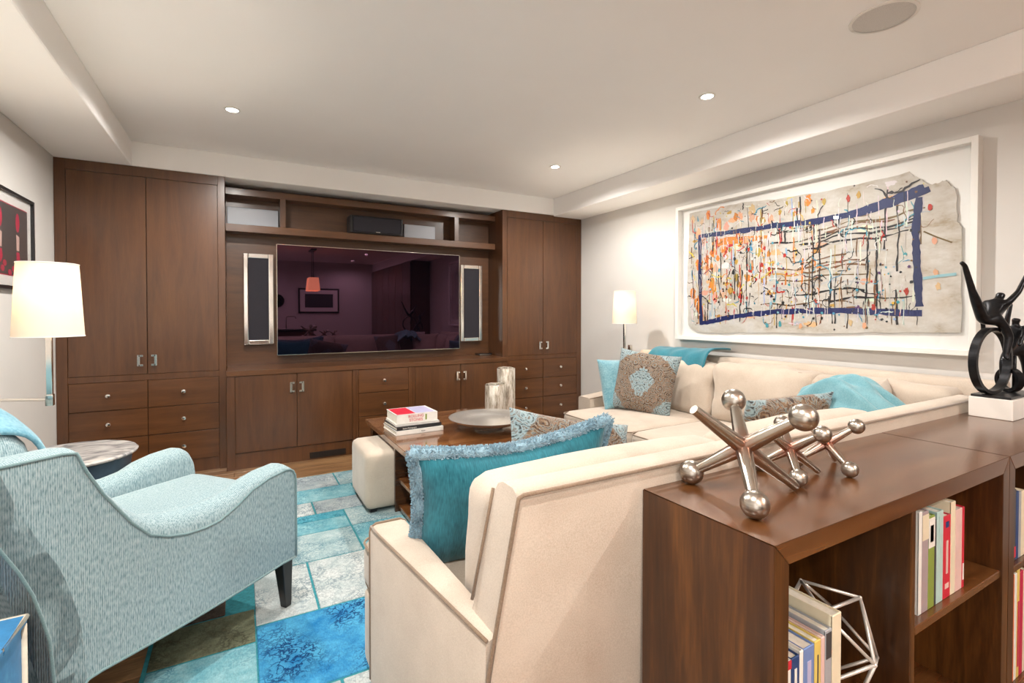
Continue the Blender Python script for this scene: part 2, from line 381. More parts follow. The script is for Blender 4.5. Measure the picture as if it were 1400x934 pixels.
# rug patches
def rugmat(name, ground, motif, fade, ms=17, amt=.5):
    m, nt, b = mat(name); v = coords(nt)
    n = nd(nt, 'ShaderNodeTexNoise'); n.inputs['Scale'].default_value = 7; n.inputs['Detail'].default_value = 6; n.inputs['Roughness'].default_value = .7; nt.links.new(v, n.inputs['Vector'])
    r = ramp(nt, [(.33, ground), (.66, fade)]); nt.links.new(n.outputs['Fac'], r.inputs[0])
    dn = nd(nt, 'ShaderNodeTexNoise'); dn.inputs['Scale'].default_value = 16; dn.inputs['Detail'].default_value = 4; nt.links.new(v, dn.inputs['Vector'])
    va = nd(nt, 'ShaderNodeVectorMath', operation='MULTIPLY_ADD'); va.inputs[1].default_value = (.26, .26, .26); nt.links.new(dn.outputs['Color'], va.inputs[0]); nt.links.new(v, va.inputs[2])
    vo = nd(nt, 'ShaderNodeTexVoronoi', feature='DISTANCE_TO_EDGE'); vo.inputs['Scale'].default_value = ms; nt.links.new(va.outputs[0], vo.inputs['Vector'])
    rl = ramp(nt, [(.05, (1, 1, 1)), (.13, (0, 0, 0))]); nt.links.new(vo.outputs['Distance'], rl.inputs[0])
    n4 = nd(nt, 'ShaderNodeTexNoise'); n4.inputs['Scale'].default_value = 5; n4.inputs['Detail'].default_value = 4; nt.links.new(v, n4.inputs['Vector'])
    r4 = ramp(nt, [(.40, (0, 0, 0)), (.60, (1, 1, 1))]); nt.links.new(n4.outputs['Fac'], r4.inputs[0])
    ml = nd(nt, 'ShaderNodeMath', operation='MULTIPLY'); nt.links.new(rl.outputs[0], ml.inputs[0]); nt.links.new(r4.outputs[0], ml.inputs[1])
    m2 = nd(nt, 'ShaderNodeMath', operation='MULTIPLY'); m2.inputs[1].default_value = amt; nt.links.new(ml.outputs[0], m2.inputs[0])
    mx = nd(nt, 'ShaderNodeMix', data_type='RGBA'); mx.inputs[7].default_value = (*motif, 1)
    nt.links.new(m2.outputs[0], mx.inputs[0]); nt.links.new(r.outputs[0], mx.inputs[6])
    nf = nd(nt, 'ShaderNodeTexNoise'); nf.inputs['Scale'].default_value = 240; nt.links.new(coords(nt, (1, .4, 1)), nf.inputs['Vector'])
    rf = ramp(nt, [(.3, (.72, .72, .72)), (.7, (1.0, 1.0, 1.0))]); nt.links.new(nf.outputs['Fac'], rf.inputs[0])
    mm = nd(nt, 'ShaderNodeMix', data_type='RGBA', blend_type='MULTIPLY'); mm.inputs[0].default_value = .8
    nt.links.new(mx.outputs[2], mm.inputs[6]); nt.links.new(rf.outputs[0], mm.inputs[7])
    nt.links.new(mm.outputs[2], b.inputs['Base Color']); b.inputs['Roughness'].default_value = .97; b.inputs['Specular IOR Level'].default_value = .1
    bump(nt, b, nf.outputs['Fac'], .3, .003)
rugmat('rug_pale', (.25, .39, .42), (.07, .19, .25), (.50, .60, .60), 24, .7)
rugmat('rug_white', (.40, .48, .49), (.15, .21, .25), (.66, .69, .67), 20, .7)
rugmat('rug_aqua', (.10, .34, .42), (.03, .16, .24), (.34, .58, .62), 22, .6)
rugmat('rug_turquoise', (.03, .26, .36), (.01, .09, .16), (.16, .46, .55), 26, .8)
rugmat('rug_blue', (.018, .17, .40), (.006, .03, .12), (.10, .42, .66), 20, .9)
rugmat('rug_grey', (.27, .34, .37), (.07, .10, .14), (.50, .56, .57), 24, .7)
rugmat('rug_olive_shade', (.10, .10, .06), (.03, .03, .025), (.24, .26, .17), 18, .5)  # dark olive includes the shade under the armchair
rugmat('rug_brown_shade', (.05, .035, .028), (.015, .012, .012), (.13, .10, .08), 18, .6)  # dark brown likewise holds the chair's shade in its colour
plain('rug_seam', (.03, .23, .27), .95, nz=.2, nscale=80)
# paint marks on the abstract sheet take their colour from a mesh attribute
m, nt, b = mat('paint_marks'); at = nd(nt, 'ShaderNodeAttribute'); at.attribute_name = 'paint'
nt.links.new(at.outputs['Color'], b.inputs['Base Color']); b.inputs['Roughness'].default_value = .55
m, nt, b = mat('art_paper'); b.inputs['Roughness'].default_value = .8
n = nd(nt, 'ShaderNodeTexNoise'); n.inputs['Scale'].default_value = 5; n.inputs['Detail'].default_value = 8; n.inputs['Roughness'].default_value = .7; nt.links.new(coords(nt, (1, 1, 2)), n.inputs['Vector'])
r = ramp(nt, [(.30, (.34, .27, .18)), (.42, (.47, .43, .37)), (.60, (.57, .55, .51)), (.75, (.45, .45, .45))]); nt.links.new(n.outputs['Fac'], r.inputs[0]); nt.links.new(r.outputs[0], b.inputs['Base Color']); bump(nt, b, n.outputs['Fac'], .5, .004)
plain('mat_board', (.80, .79, .76), .8)
plain('page_paper', (.74, .70, .60), .9, nz=.08, nscale=90)
BOOKC = dict(white=(.78, .76, .71), cream=(.72, .64, .47), red=(.55, .02, .045), crimson=(.50, .015, .07), green=(.22, .30, .055), mint=(.42, .58, .55), mauve=(.36, .29, .30), black=(.018, .018, .02), navy=(.012, .05, .17), blue=(.15, .23, .46), pink=(.68, .47, .43), grey=(.34, .35, .37), yellow=(.66, .50, .13), orange=(.62, .13, .04), lilac=(.42, .40, .58), charcoal=(.05, .05, .055))
for k, c in BOOKC.items(): plain('book_'+k, c, .45, nz=.05, nscale=30)

# ------------------------------------------------------------------ the room
XL, XR, YB, YF, ZC, ZS = -1.13, 3.465, 4.95, -3.5, 2.53, 2.345
def struct(name, bm, m, parent=None):
    o = obj(name, bm, m, parent)
    if parent is None: o['kind'] = 'structure'
    return o
fl = struct('floor', B((XL-.1, YF-.1, -.12), (XR+.1, YB+.1, -.018)), 'floor_base')
# oak planks along the media wall: separate boards where they can be told apart
random.seed(3)
PW = .115; y = YB; row = 0
pl_shared = {}
while y > .9:
    x = XL - random.random()*1.2
    while x < XR:
        L = random.choice((1.5, 1.8, 2.1)); x0 = max(x, XL); x1 = min(x+L, XR)
        if x1-x0 > .05:
            bm = B((x0+.001, y-PW+.001, -.018), (x1-.001, y-.001, 0), .0012, 1)
            o = obj('plank', bm, random.choice(OAK), fl)
        x += L
    y -= PW; row += 1
struct('floor_far', B((XL, YF, -.018), (XR, y, -.0005)), 'oak_1', fl).name = 'plank_field'
struct('ceiling', B((XL-.1, YF-.1, ZC), (XR+.1, YB+.1, ZC+.1)), 'ceiling_paint')
WY0, WY1, WZ0, WZ1 = -3.1, -.55, .06, 2.14  # opening in the left wall for the added window
bm = nb(); box(bm, (XL-.1, WY1, -.02), (XL, YB+.1, ZC)); box(bm, (XL-.1, YF-.1, -.02), (XL, WY0, ZC)); box(bm, (XL-.1, WY0, WZ1), (XL, WY1, ZC)); box(bm, (XL-.1, WY0, -.02), (XL, WY1, WZ0))
struct('wall_left', bm, 'wall_paint')
wd = struct('added_window', B((XL-.07, WY0, WZ0), (XL-.03, WY0+.06, WZ1)), 'white_trim')  # unseen window, added to bring daylight into the room
for a in ((WY1-.06, WY1, WZ0, WZ1), ((WY0+WY1)/2-.05, (WY0+WY1)/2+.05, WZ0, WZ1)): obj('added_window_frame', B((XL-.07, a[0], a[2]), (XL-.03, a[1], a[3])), 'white_trim', wd)
for a in (WZ0, WZ1-.06): obj('added_window_frame', B((XL-.069, WY0+.06, a), (XL-.031, WY1-.06, a+.06)), 'white_trim', wd)
for a in ((WY0+.06, (WY0+WY1)/2-.05), ((WY0+WY1)/2+.05, WY1-.06)): obj('pane', B((XL-.052, a[0], WZ0+.06), (XL-.048, a[1], WZ1-.06)), 'clear_pane', wd)
pt = bpy.data.lights.new('added_window_portal', 'AREA'); pt.shape = 'RECTANGLE'; pt.size = WY1-WY0; pt.size_y = WZ1-WZ0; pt.cycles.is_portal = True  # guides sky light in through the added window
po = bpy.data.objects.new('added_window_portal', pt); link(po); po.location = (XL-.09, (WY0+WY1)/2, (WZ0+WZ1)/2); po.rotation_euler = (R(90), 0, R(-90))
struct('wall_right', B((XR, YF-.1, -.02), (XR+.1, YB+.1, ZC)), 'wall_paint')
struct('wall_back', B((XL, YB, -.02), (XR, YB+.1, ZC)), 'wall_paint')
struct('wall_front', B((XL, YF-.1, -.02), (XR, YF, ZC)), 'wall_paint')
struct('trim_1', B((XL, 4.556, ZS), (XR, YB, ZC), .004, 1), 'soffit_paint')
struct('trim_2', B((XL, YF, ZS), (-.69, 4.556, ZC), .004, 1), 'soffit_paint')
struct('trim_3', B((3.08, YF, ZS-.012), (XR, 4.556, ZC), .004, 1), 'soffit_paint')
struct('baseboard_left', B((XL, WY1+.05, 0), (XL+.014, 4.53, .11), .004, 1), 'white_trim')
struct('baseboard_right', B((XR-.014, .3, 0), (XR, 4.53, .11), .004, 1), 'white_trim')

# ------------------------------------------------------------------ ceiling fittings
def downlight(x, y, label, z=ZC):
    t = thing('downlight', label, 'ceiling light', (x, y, z), 0, 'recessed ceiling spotlights')
    bm = nb(); lathe(bm, [(.033, -.001), (.046, -.003), (.048, -.006), (.034, -.009), (.033, -.001)], seg=28, cap=False)
    auto(obj('trim_ring', bm, 'white_trim', t))
    bm = nb(); lathe(bm, [(.0325, -.003), (.0325, -.0045)], seg=24); obj('lens', bm, 'downlight_glow', t)
    l = bpy.data.lights.new('downlight_beam', 'SPOT'); l.energy = DOWN_W; l.color = DOWN_COL; l.spot_size = R(168); l.spot_blend = .55; l.shadow_soft_size = .03
    lo = bpy.data.objects.new('downlight_beam', l); link(lo, t); lo.location = (0, 0, -.02)
    return t
downlight(-.03, 3.54, 'small round recessed spotlight in the ceiling before the left tall cabinet')
downlight(2.41, 3.54, 'small round recessed spotlight in the ceiling before the right tall cabinet')
downlight(2.41, 1.96, 'small round recessed spotlight in the ceiling between the round ceiling speaker and right tall cabinet')
downlight(-.03, 1.96, 'small round recessed spotlight in the ceiling above the aqua armchair')
downlight(-.03, .38, 'small round recessed spotlight in the ceiling between armchair and bar counter')
downlight(-.03, -1.2, 'small round recessed spotlight in the ceiling above the bar counter')
downlight(-.03, -2.7, 'small round recessed spotlight in the ceiling before the round wall clock')
downlight(2.41, -1.2, 'small round recessed spotlight in the ceiling between pendant lamp and dark cabinet wall')
downlight(2.41, -2.7, 'small round recessed spotlight in the ceiling before the dark framed print')
t = thing('ceiling_speaker', 'flush round grey ceiling speaker with perforated grille', 'speaker', (2.44, 1.075, ZC))
bm = nb(); lathe(bm, [(.112, 0), (.124, 0), (.124, -.004), (.112, -.005)], seg=48, cap=False); auto(obj('rim', bm, 'white_trim', t))
plain('grille_grey', (.60, .585, .56), .8, nz=.1, nscale=400)
bm = nb(); lathe(bm, [(.1115, -.0005), (.1115, -.0035), (.06, -.0045), (.001, -.005)], seg=48); auto(obj('grille', bm, 'grille_grey', t))

# ------------------------------------------------------------------ media wall joinery
def pull(parent, x, y, z, s):
    """bracket shaped chrome pull, opening towards s"""
    bm = nb()
    box(bm, (x-.009, y-.026, z-.043), (x+.009, y-.018, z+.043), .002, 1)
    for q in (-.035, .035):
        x0, x1 = sorted((x, x+s*.028)); box(bm, (x0, y-.026, z+q-.008), (x1, y-.018, z+q+.008), .002, 1)
        box(bm, (x-.006, y-.019, z+q-.006), (x+.006, y, z+q+.006))
    return obj('handle', bm, 'chrome', parent)
def knob(parent, x, y, z):
    bm = nb(); lathe(bm, [(.006, 0), (.006, .012), (.015, .018), (.0165, .024), (.013, .029), (.004, .031)], seg=16)
    bmesh.ops.rotate(bm, verts=bm.verts, cent=(0, 0, 0), matrix=Matrix.Rotation(R(90), 3, 'X'))
    bmesh.ops.translate(bm, verts=bm.verts, vec=(x, y, z)); return auto(obj('knob', bm, 'chrome', parent))
G = .0025
def panel(name, parent, x0, x1, z0, z1, yf, m='cabinet_wood'):
    return obj(name, B((x0+G, yf, z0+G), (x1-G, yf+.02, z1-G), .0015, 1), m, parent)
YT = 4.552
def tall_cabinet(label, x0, x1, d):
    t = thing('tall_cabinet', label, 'cabinet', ((x0+x1)/2, 4.75, 0), 0, 'tall media wall cabinets'); O = Vector(t.location)
    xa, xs, xb = d
    def ch(o):
        o.data.transform(Matrix.Translation(-O)); return o
    bm = nb(); box(bm, (x0, YT+.022, .0), (x1, 4.945, 2.343))
    for a, b_ in ((x0, xa), (xb, x1)): box(bm, (a, YT, 0), (b_, YT+.022, 2.343), .0015, 1)
    box(bm, (xa, YT, 2.27), (xb, YT+.022, 2.343), .0015, 1); box(bm, (xa, YT+.001, .745), (xb, YT+.022, .79), .0015, 1)
    box(bm, (xa, YT+.012, 0), (xb, YT+.022, .10))
    ch(obj('body', bm, 'cabinet_wood', t))
    for k, (a, b_) in enumerate(((xa, xs), (xs, xb))):
        dr = ch(panel('door', t, a, b_, .79, 2.27, YT)); s = 1 if k == 0 else -1
        hx = xs-.052 if k == 0 else xs+.052
        ch(pull(dr, hx, YT, .895, s))
        for z0, z1 in ((.535, .745), (.325, .535), (.10, .325)):
            dw = ch(panel('drawer', t, a, b_, z0, z1, YT, 'cabinet_wood_level')); ch(knob(dw, (a+b_)/2-.005, YT, (z0+z1)/2+.005))
    return t
tall_cabinet('tall dark wood cabinet with two doors and six drawers beside the left wall', XL+.002, -.096, (-1.066, -.607, -.145))
tall_cabinet('tall dark wood cabinet with two doors and six drawers beside the painted wall', 2.43, XR-.002, (2.487, 2.938, 3.40))
YBASE = 4.44; ZB = .749
def base_unit(name, label, x0, x1, xa, xb, kind, grp):
    t = thing(name, label, 'cabinet', ((x0+x1)/2, 4.66, 0), 0, grp); O = Vector(t.location)
    def ch(o): o.data.transform(Matrix.Translation(-O)); return o
    bm = nb(); box(bm, (x0, YBASE+.022, .0), (x1, 4.884, ZB))
    for a, b_ in ((x0, xa), (xb, x1)): box(bm, (a, YBASE, 0), (b_, YBASE+.022, ZB), .0015, 1)
    ch(obj('body', bm, 'cabinet_wood', t))
    ch(obj('plinth', B((xa, YBASE+.012, 0), (xb, YBASE+.022, .125)), 'cabinet_wood', t))
    if kind == 'doors':
        xs = (xa+xb)/2
        for k, (a, b_) in enumerate(((xa, xs), (xs, xb))):
            dr = ch(panel('door', t, a, b_, .13, ZB, YBASE)); ch(pull(dr, xs+(-.045 if k == 0 else .045), YBASE, .635, 1 if k == 0 else -1))
    else:
        for z0, z1 in ((.535, ZB), (.325, .535), (.13, .325)):
            dw = ch(panel('drawer', t, xa, xb, z0, z1, YBASE, 'cabinet_wood_level')); ch(knob(dw, (xa+xb)/2, YBASE, (z0+z1)/2))
    return t, ch
t, ch = base_unit('base_cabinet', 'low dark wood cabinet with two doors and a floor vent beside left tall cabinet', -.093, .894, -.035, .869, 'doors', 'low media wall cabinets')
vt = ch(obj('vent_grille', B((.515, YBASE+.006, .012), (.81, YBASE+.013, .062)), 'vent_metal', t))
for k in range(22):
    x = .52+k*.0132; ch(obj('slat', B((x, YBASE+.003, .017), (x+.006, YBASE+.007, .057)), 'dark_gap', vt))
base_unit('drawer_cabinet', 'low dark wood cabinet with three drawers under the television', .894, 1.405, .918, 1.375, 'drawers', None)
base_unit('base_cabinet', 'low dark wood cabinet with two doors next to the right tall cabinet', 1.405, 2.42, 1.44, 2.365, 'doors', 'low media wall cabinets')
tag(obj('worktop', B((-.094, YBASE-.008, ZB), (2.425, 4.884, .79), .002, 1), 'cabinet_wood_level', None, origin=(1.16, 4.66, .77)), 'long dark wood ledge running under the television', 'ledge')
tag(obj('niche_panel', B((-.094, 4.886, .79), (2.428, 4.945, 2.343)), 'niche_wood', None, origin=(1.16, 4.91, .79)), 'dark wood back panel behind the wall-mounted television', 'panel')
# display shelf over the television
t = thing('display_shelf', 'dark wood display shelf of three bays above the television', 'shelf', (1.16, 4.8, 1.935))
def lc(o, t=t): o.data.transform(Matrix.Translation(-Vector(t.location))); return o
YSF = 4.72
lc(obj('bottom_board', B((-.094, YSF, 1.938), (2.428, 4.885, 2.0), .0015, 1), 'cabinet_wood_level', t))
lc(obj('top_board', B((-.094, YSF, 2.245), (2.428, 4.885, 2.30), .0015, 1), 'cabinet_wood_level', t))
for x in (.317, 1.957): lc(obj('divider', B((x, YSF+.001, 2.0), (x+.046, 4.885, 2.245), .0015, 1), 'cabinet_wood', t))
def card(x0, x1, z1, label):  # flat pale grey panel against the back of a shelf bay
    o = obj('pale_panel', B((x0, 4.845, 2.0005), (x1, 4.883, z1), .003, 1), 'grey_card', None, origin=((x0+x1)/2, 4.865, 2.0005)); tag(o, label, 'box')
card(-.085, .31, 2.165, 'pale grey flat panel standing at the back of the leftmost shelf bay')
card(1.46, 1.79, 2.150, 'pale grey flat panel standing beside the black centre speaker on the shelf')
# television
t = thing('television', 'large flat black television with plum reflections on the wood panel', 'television', (1.165, 4.80, .876))
lc(obj('screen', B((.2945, 4.789, .879), (2.0355, 4.795, 1.858), .0), 'tv_glass', t), t)
bm = nb(); box(bm, (.292, 4.7955, .875), (2.038, 4.815, 1.861), .003, 1)
box(bm, (.2915, 4.788, .8745), (2.0385, 4.797, .879)); box(bm, (.2915, 4.788, 1.858), (2.0385, 4.797, 1.8615))
box(bm, (.2905, 4.788, .8745), (.2945, 4.797, 1.8615)); box(bm, (2.0355, 4.788, .8745), (2.0395, 4.797, 1.8615))
lc(obj('bezel', bm, 'polished_nickel', t), t)
lc(obj('wall_bracket', B((.75, 4.815, 1.15), (1.58, 4.886, 1.6)), 'black_satin', t), t)
def wall_speaker(x0, x1, z0, z1, label):
    t = thing('wall_speaker', label, 'speaker', ((x0+x1)/2, 4.86, z0), 0, 'slim wall speakers')
    bm = nb(); box(bm, (x0+.01, 4.845, z0+.01), (x1-.01, 4.886, z1-.01))
    lc(obj('cabinet_shell', bm, 'black_satin', t), t)
    bm = nb(); f = .040
    for lo, hi in (((x0, z0), (x0+f, z1)), ((x1-f, z0), (x1, z1)), ((x0+f, z0), (x1-f, z0+f)), ((x0+f, z1-f), (x1-f, z1))):
        box(bm, (lo[0], 4.822, lo[1]), (hi[0], 4.85, hi[1]), .007, 2)
    lc(obj('chrome_frame', bm, 'chrome', t), t)
    lc(obj('grille', B((x0+f, 4.832, z0+f), (x1-f, 4.846, z1-f), .006, 2), 'speaker_cloth', t), t)
wall_speaker(.03, .268, .975, 1.77, 'slim upright speaker with chrome frame beside the TV, near left tall cabinet')
wall_speaker(2.068, 2.325, .945, 1.767, 'slim upright speaker with chrome frame beside the TV, near right tall cabinet')
t = thing('centre_speaker', 'black centre speaker lying on the shelf above the television', 'speaker', (1.155, 4.74, 2.0))
lc(obj('housing', B((.905, 4.70, 2.0005), (1.405, 4.87, 2.168), .012, 3), 'black_satin', t), t)
lc(obj('grille', B((.93, 4.688, 2.012), (1.385, 4.705, 2.158), .014, 3), 'speaker_cloth', t), t)
lc(obj('badge', B((1.14, 4.6865, 2.016), (1.18, 4.689, 2.022)), 'chrome', t), t)
t = thing('media_player', 'small black media box on the ledge beside right tall cabinet', 'media player', (2.33, 4.80, .7905))
lc(obj('case', B((2.25, 4.76, .7905), (2.41, 4.86, .815), .004), 'black_gloss', t), t)
lc(obj('front_strip', B((2.26, 4.758, .798), (2.40, 4.761, .803)), 'chrome', t), t)

# ------------------------------------------------------------------ rug
rug = thing('rug', 'patchwork rug of turquoise, pale blue and grey faded carpet squares', 'rug', (1.2, 2.6, 0))
RX0, RX1, RY0, RY1 = -.305, 2.95, 1.05, 3.985
lc(obj('backing', B((RX0, RY0, .0005), (RX1, RY1, .006), .002, 1), 'rug_seam', rug), rug)
random.seed(11)
fixed = [((-.29, .045, 1.83, 2.06), 'rug_aqua'), ((.05, .50, 1.72, 2.16), 'rug_blue'), ((-.29, .045, 2.07, 2.30), 'rug_olive_shade'), ((-.29, -.06, 2.31, 2.62), 'rug_brown_shade'),
         ((.05, .28, 2.17, 2.60), 'rug_white'), ((.29, .60, 2.17, 2.60), 'rug_white'), ((-.05, .17, 2.61, 2.75), 'rug_grey'), ((.18, .56, 2.61, 2.93), 'rug_pale'), ((.57, .9, 2.61, 2.93), 'rug_aqua'),
         ((.18, .56, 2.94, 3.10), 'rug_aqua'), ((.18, .56, 3.11, 3.20), 'rug_turquoise'), ((.18, .40, 3.21, 3.42), 'rug_white'), ((.41, .78, 3.21, 3.42), 'rug_grey'), ((.57, .95, 2.94, 3.20), 'rug_pale'),
         ((.18, .70, 3.43, 3.67), 'rug_aqua'), ((.71, 1.1, 3.43, 3.67), 'rug_pale'), ((.0, .62, 3.68, 3.97), 'rug_grey'), ((.63, 1.15, 3.68, 3.97), 'rug_pale'),
         ((-.05, .17, 2.76, 3.20), 'rug_pale'), ((-.29, -.06, 2.63, 3.10), 'rug_turquoise'), ((-.29, .17, 3.21, 3.67), 'rug_pale'), ((-.29, -.01, 3.68, 3.97), 'rug_aqua'), ((-.29, -.06, 3.11, 3.20), 'rug_white')]
# rest of the rug: simple grid of patches
for ry0, ry1, cuts in ((1.72, 2.16, (.51, .9, 1.4, 1.75, 2.2, 2.6, 2.935)), (2.17, 2.60, (.61, 1.0, 1.3, 1.8, 2.1, 2.55, 2.935)), (2.61, 2.93, (.91, 1.3, 1.75, 2.2, 2.5, 2.935)),
                       (2.94, 3.20, (.96, 1.4, 1.8, 2.3, 2.6, 2.935)), (3.21, 3.42, (.79, 1.2, 1.5, 2.0, 2.4, 2.935)), (3.43, 3.67, (1.11, 1.6, 2.0, 2.5, 2.935)), (3.68, 3.97, (1.16, 1.5, 2.0, 2.4, 2.935)),
                       (1.25, 1.71, (-.29, .3, .8, 1.2, 1.7, 2.2, 2.6, 2.935)), (1.06, 1.24, (-.29, .1, .6, 1.1, 1.5, 2.0, 2.4, 2.935))):
    for a, b_ in zip(cuts[:-1], cuts[1:]):
        fixed.append(((a, b_-.01, ry0, ry1), random.choice(('rug_pale', 'rug_white', 'rug_aqua', 'rug_turquoise', 'rug_blue', 'rug_grey', 'rug_pale'))))
fixed.append(((-.29, .04, 1.72, 1.82), 'rug_white'))
for (a, b_, c, d), m_ in fixed:
    lc(obj('carpet_patch', B((a, c, .004), (b_, d, .0095), .0025, 1), m_, rug), rug)

# ------------------------------------------------------------------ armchair (local: +x forward, +y to its left side)
AC = R(39); P0 = Vector((.20, 2.245, 0))
W = .745
chair = thing('armchair', 'pale aqua tweed armchair with sloping arms on dark tapered legs', 'armchair', P0, AC)
prof_o = [(-1.0, .866), (-.90, .868), (-.80, .868), (-.768, .862), (-.745, .804), (-.706, .729), (-.63, .613), (-.579, .555), (-.52, .525), (-.463, .509), (-.40, .503), (-.344, .506), (-.27, .535), (-.207, .571), (-.13, .592), (-.05, .600), (-.028, .596), (-.010, .585), (.0, .566), (.004, .54)]
crown = [0, 0, 0, 0, .004, .012, .03, .045, .055, .06, .06, .055, .035, .022, .016, .012, .009, .006, .003, .0]
def rear_t(z):   # rear outline of the chair
    pts = [(.08, -.815), (.258, -.822), (.39, -.832), (.549, -.872), (.665, -.927), (.76, -.965), (.866, -1.0), (.95, -1.02)]
    for (z0, t0), (z1, t1) in zip(pts[:-1], pts[1:]):
        if z <= z1: return t0+(t1-t0)*max(0, (z-z0))/(z1-z0)
    return pts[-1][1]
def bottom_z(t):
    if t > -.06: return .217
    if t < -.74: return .219-(min(1, (-.74-t)/.07)**1.5)*.10
    return .219-.010*math.sin((t+.06)/(-.68)*math.pi)
ARM = .125
def side_mesh(sgn):
    """sgn 0: near (right) side, outer face at y=0; 1: mirrored"""
    bm = nb(); rings = []
    for (t_, zo), cr in zip(prof_o, crown):
        zb = bottom_z(t_)
        def P(tt, yy, z):
            tr = rear_t(z); q = max(tt, tr+0.0) if tt < -.8 else tt
            return Vector((q, (W-yy) if sgn else yy, z))
        zc = zo+cr; n = 10; ring = []
        for k in range(n+1): ring.append(P(t_, .0, zb+(zo-zb)*k/n))
        top = zc+.010
        for k in range(1, 7): a_ = k/6*math.pi/2; ring.append(P(t_, .064*(1-math.cos(a_)), zo+(top-zo)*math.sin(a_)))
        for k in range(1, 7): a_ = k/6*math.pi/2; ring.append(P(t_, .064+(ARM-.064)*math.sin(a_), top-.06*(1-math.cos(a_))))
        for k in range(1, 7): ring.append(P(t_, ARM, (zc-.05)+(zb-(zc-.05))*k/6))
        rings.append(ring)
    ring_loft(bm, rings, True, True); fixn(bm); return bm
for s in (0, 1): auto(obj('arm', side_mesh(s), 'chair_tweed', chair), 50)
for s in (0, 1):   # piping on the outside of each arm and wing
    yy = (W+.002) if s else -.002
    pts = [(t_, yy, zo) for t_, zo in prof_o]+[(.004, yy, .45), (.004, yy, .30), (.004, yy, .217)]
    pts[0] = (rear_t(.866), yy, .866)
    bm = nb(); tube(bm, pts, .0045, 6)
    pts = [(rear_t(z)-.002, yy, z) for z in [.10+.07*k for k in range(11)]+[.866]]; tube(bm, pts, .0045, 6)
    pts = [(.004-.82*k/24, yy, bottom_z(.004-.82*k/24)) for k in range(25)]; tube(bm, pts, .004, 6)
    obj('piping', bm, 'chair_piping', chair, True)
# outside back, curved
bm = nb(); rings = []
for k in range(16):
    z = .10+.78*k/15; ring = []
    for j in range(13):
        y = W*j/12; ring.append(Vector((rear_t(z)-.012*math.sin(math.pi*j/12), y, z+(.055*math.sin(math.pi*j/12)*(k/15)**2))))
    for j in range(12, -1, -1):
        y = W*j/12; ring.append(Vector((rear_t(z)+.07, y, z+(.055*math.sin(math.pi*j/12)*(k/15)**2))))
    rings.append(ring)
ring_loft(bm, rings, True, True); auto(obj('back', fixn(bm), 'chair_tweed', chair), 50)
# seat platform, loose seat cushion, back cushion
obj('seat_frame', B((-.83, ARM, .215), (-.005, W-.125, .40), .012, 2), 'chair_tweed', chair)
auto(obj('seat_cushion', soft((-.80, ARM-.01, .38), (.025, W-.115, .505), .045, (.0, 0, .018), 12, .002), 'chair_tweed', chair), 60)
bm = soft((-.09, ARM-.01, 0), (.09, W-.115, .46), .07, (.03, 0, .03), 12, .004, 4)
for v in bm.verts:
    z = v.co.z; v.co.x += -.80-.24*z; v.co.z = z+.47+(z/.46)*.03*math.sin(math.pi*(v.co.y-ARM)/(W-.25))
auto(obj('back_cushion', bm, 'chair_tweed', chair), 60)
def leg(p, top, bot, h, splay, z0=.0005):
    bm = nb(); rings = []
    for z, hw in ((h, top), (0, bot)):
        d = Vector(splay)*(1-z/h); c = Vector((p[0]+d.x, p[1]+d.y, z*(h-z0)/h+z0))
        rings.append([c+Vector((a*hw, b_*hw, 0)) for a, b_ in ((-1, -1), (1, -1), (1, 1), (-1, 1))])
    ring_loft(bm, rings); fixn(bm); bmesh.ops.bevel(bm, geom=[e for e in bm.edges], offset=.002, segments=1, affect='EDGES')
    return obj('leg', bm, 'leg_black', chair)
for px, py, sp in ((-.035, .032, (.015, 0)), (-.035, W-.032, (.015, 0)), (-.775, .04, (-.05, 0)), (-.775, W-.04, (-.05, 0))): leg(Vector((px, py)), .027, .015, .222, (*sp, 0), .0098 if px > -.1 else .0005)
# knitted throw over the chair back
bm = nb(); rows = []
path = [(-.775, -.075), (-.79, -.03), (-.82, .012), (-.87, .035), (-.93, .038), (-.98, .03), (-1.02, .0), (-1.045, -.06), (-1.05, -.15), (-1.045, -.26)]
for i in range(27):
    f = i/26; y = .135+.52*f
    top = .935+.028*math.sin(math.pi*min(1, f*1.15))-.05*max(0, .18-f)/.18
    row = []
    for k, (tx, dz) in enumerate(path):
        row.append(bm.verts.new((tx+.01*math.sin(f*9+k), y+.012*math.sin(k*1.3), top+dz+.006*math.sin(f*23+k*.8))))
    rows.append(row)
for a, b_ in zip(rows[:-1], rows[1:]):
    for k in range(len(path)-1): bm.faces.new((a[k], a[k+1], b_[k+1], b_[k]))
fixn(bm)
bl = obj('throw_blanket', bm, 'blanket_blue', None, True); bl.location = P0; bl.rotation_euler = (0, 0, AC)
md = bl.modifiers.new('thick', 'SOLIDIFY'); md.thickness = .016; md.offset = 1
md = bl.modifiers.new('sub', 'SUBSURF'); md.levels = 1; md.render_levels = 1
tag(bl, 'light blue knitted throw draped over the back of the aqua armchair', 'throw')

# ------------------------------------------------------------------ side table
t = thing('side_table', 'round grey marble side table with slate blue base behind the armchair', 'side table', (-.755, 3.24, 0))
bm = nb(); lathe(bm, [(.0, .515), (.26, .515), (.275, .522), (.278, .530), (.27, .538), (0, .54)], seg=56); auto(obj('marble_top', bm, 'grey_marble', t))
bm = nb(); lathe(bm, [(.0, 0), (.20, 0), (.205, .02), (.225, .30), (.25, .49), (.255, .514), (0, .514)], seg=48); auto(obj('base', bm, 'slate_blue', t))

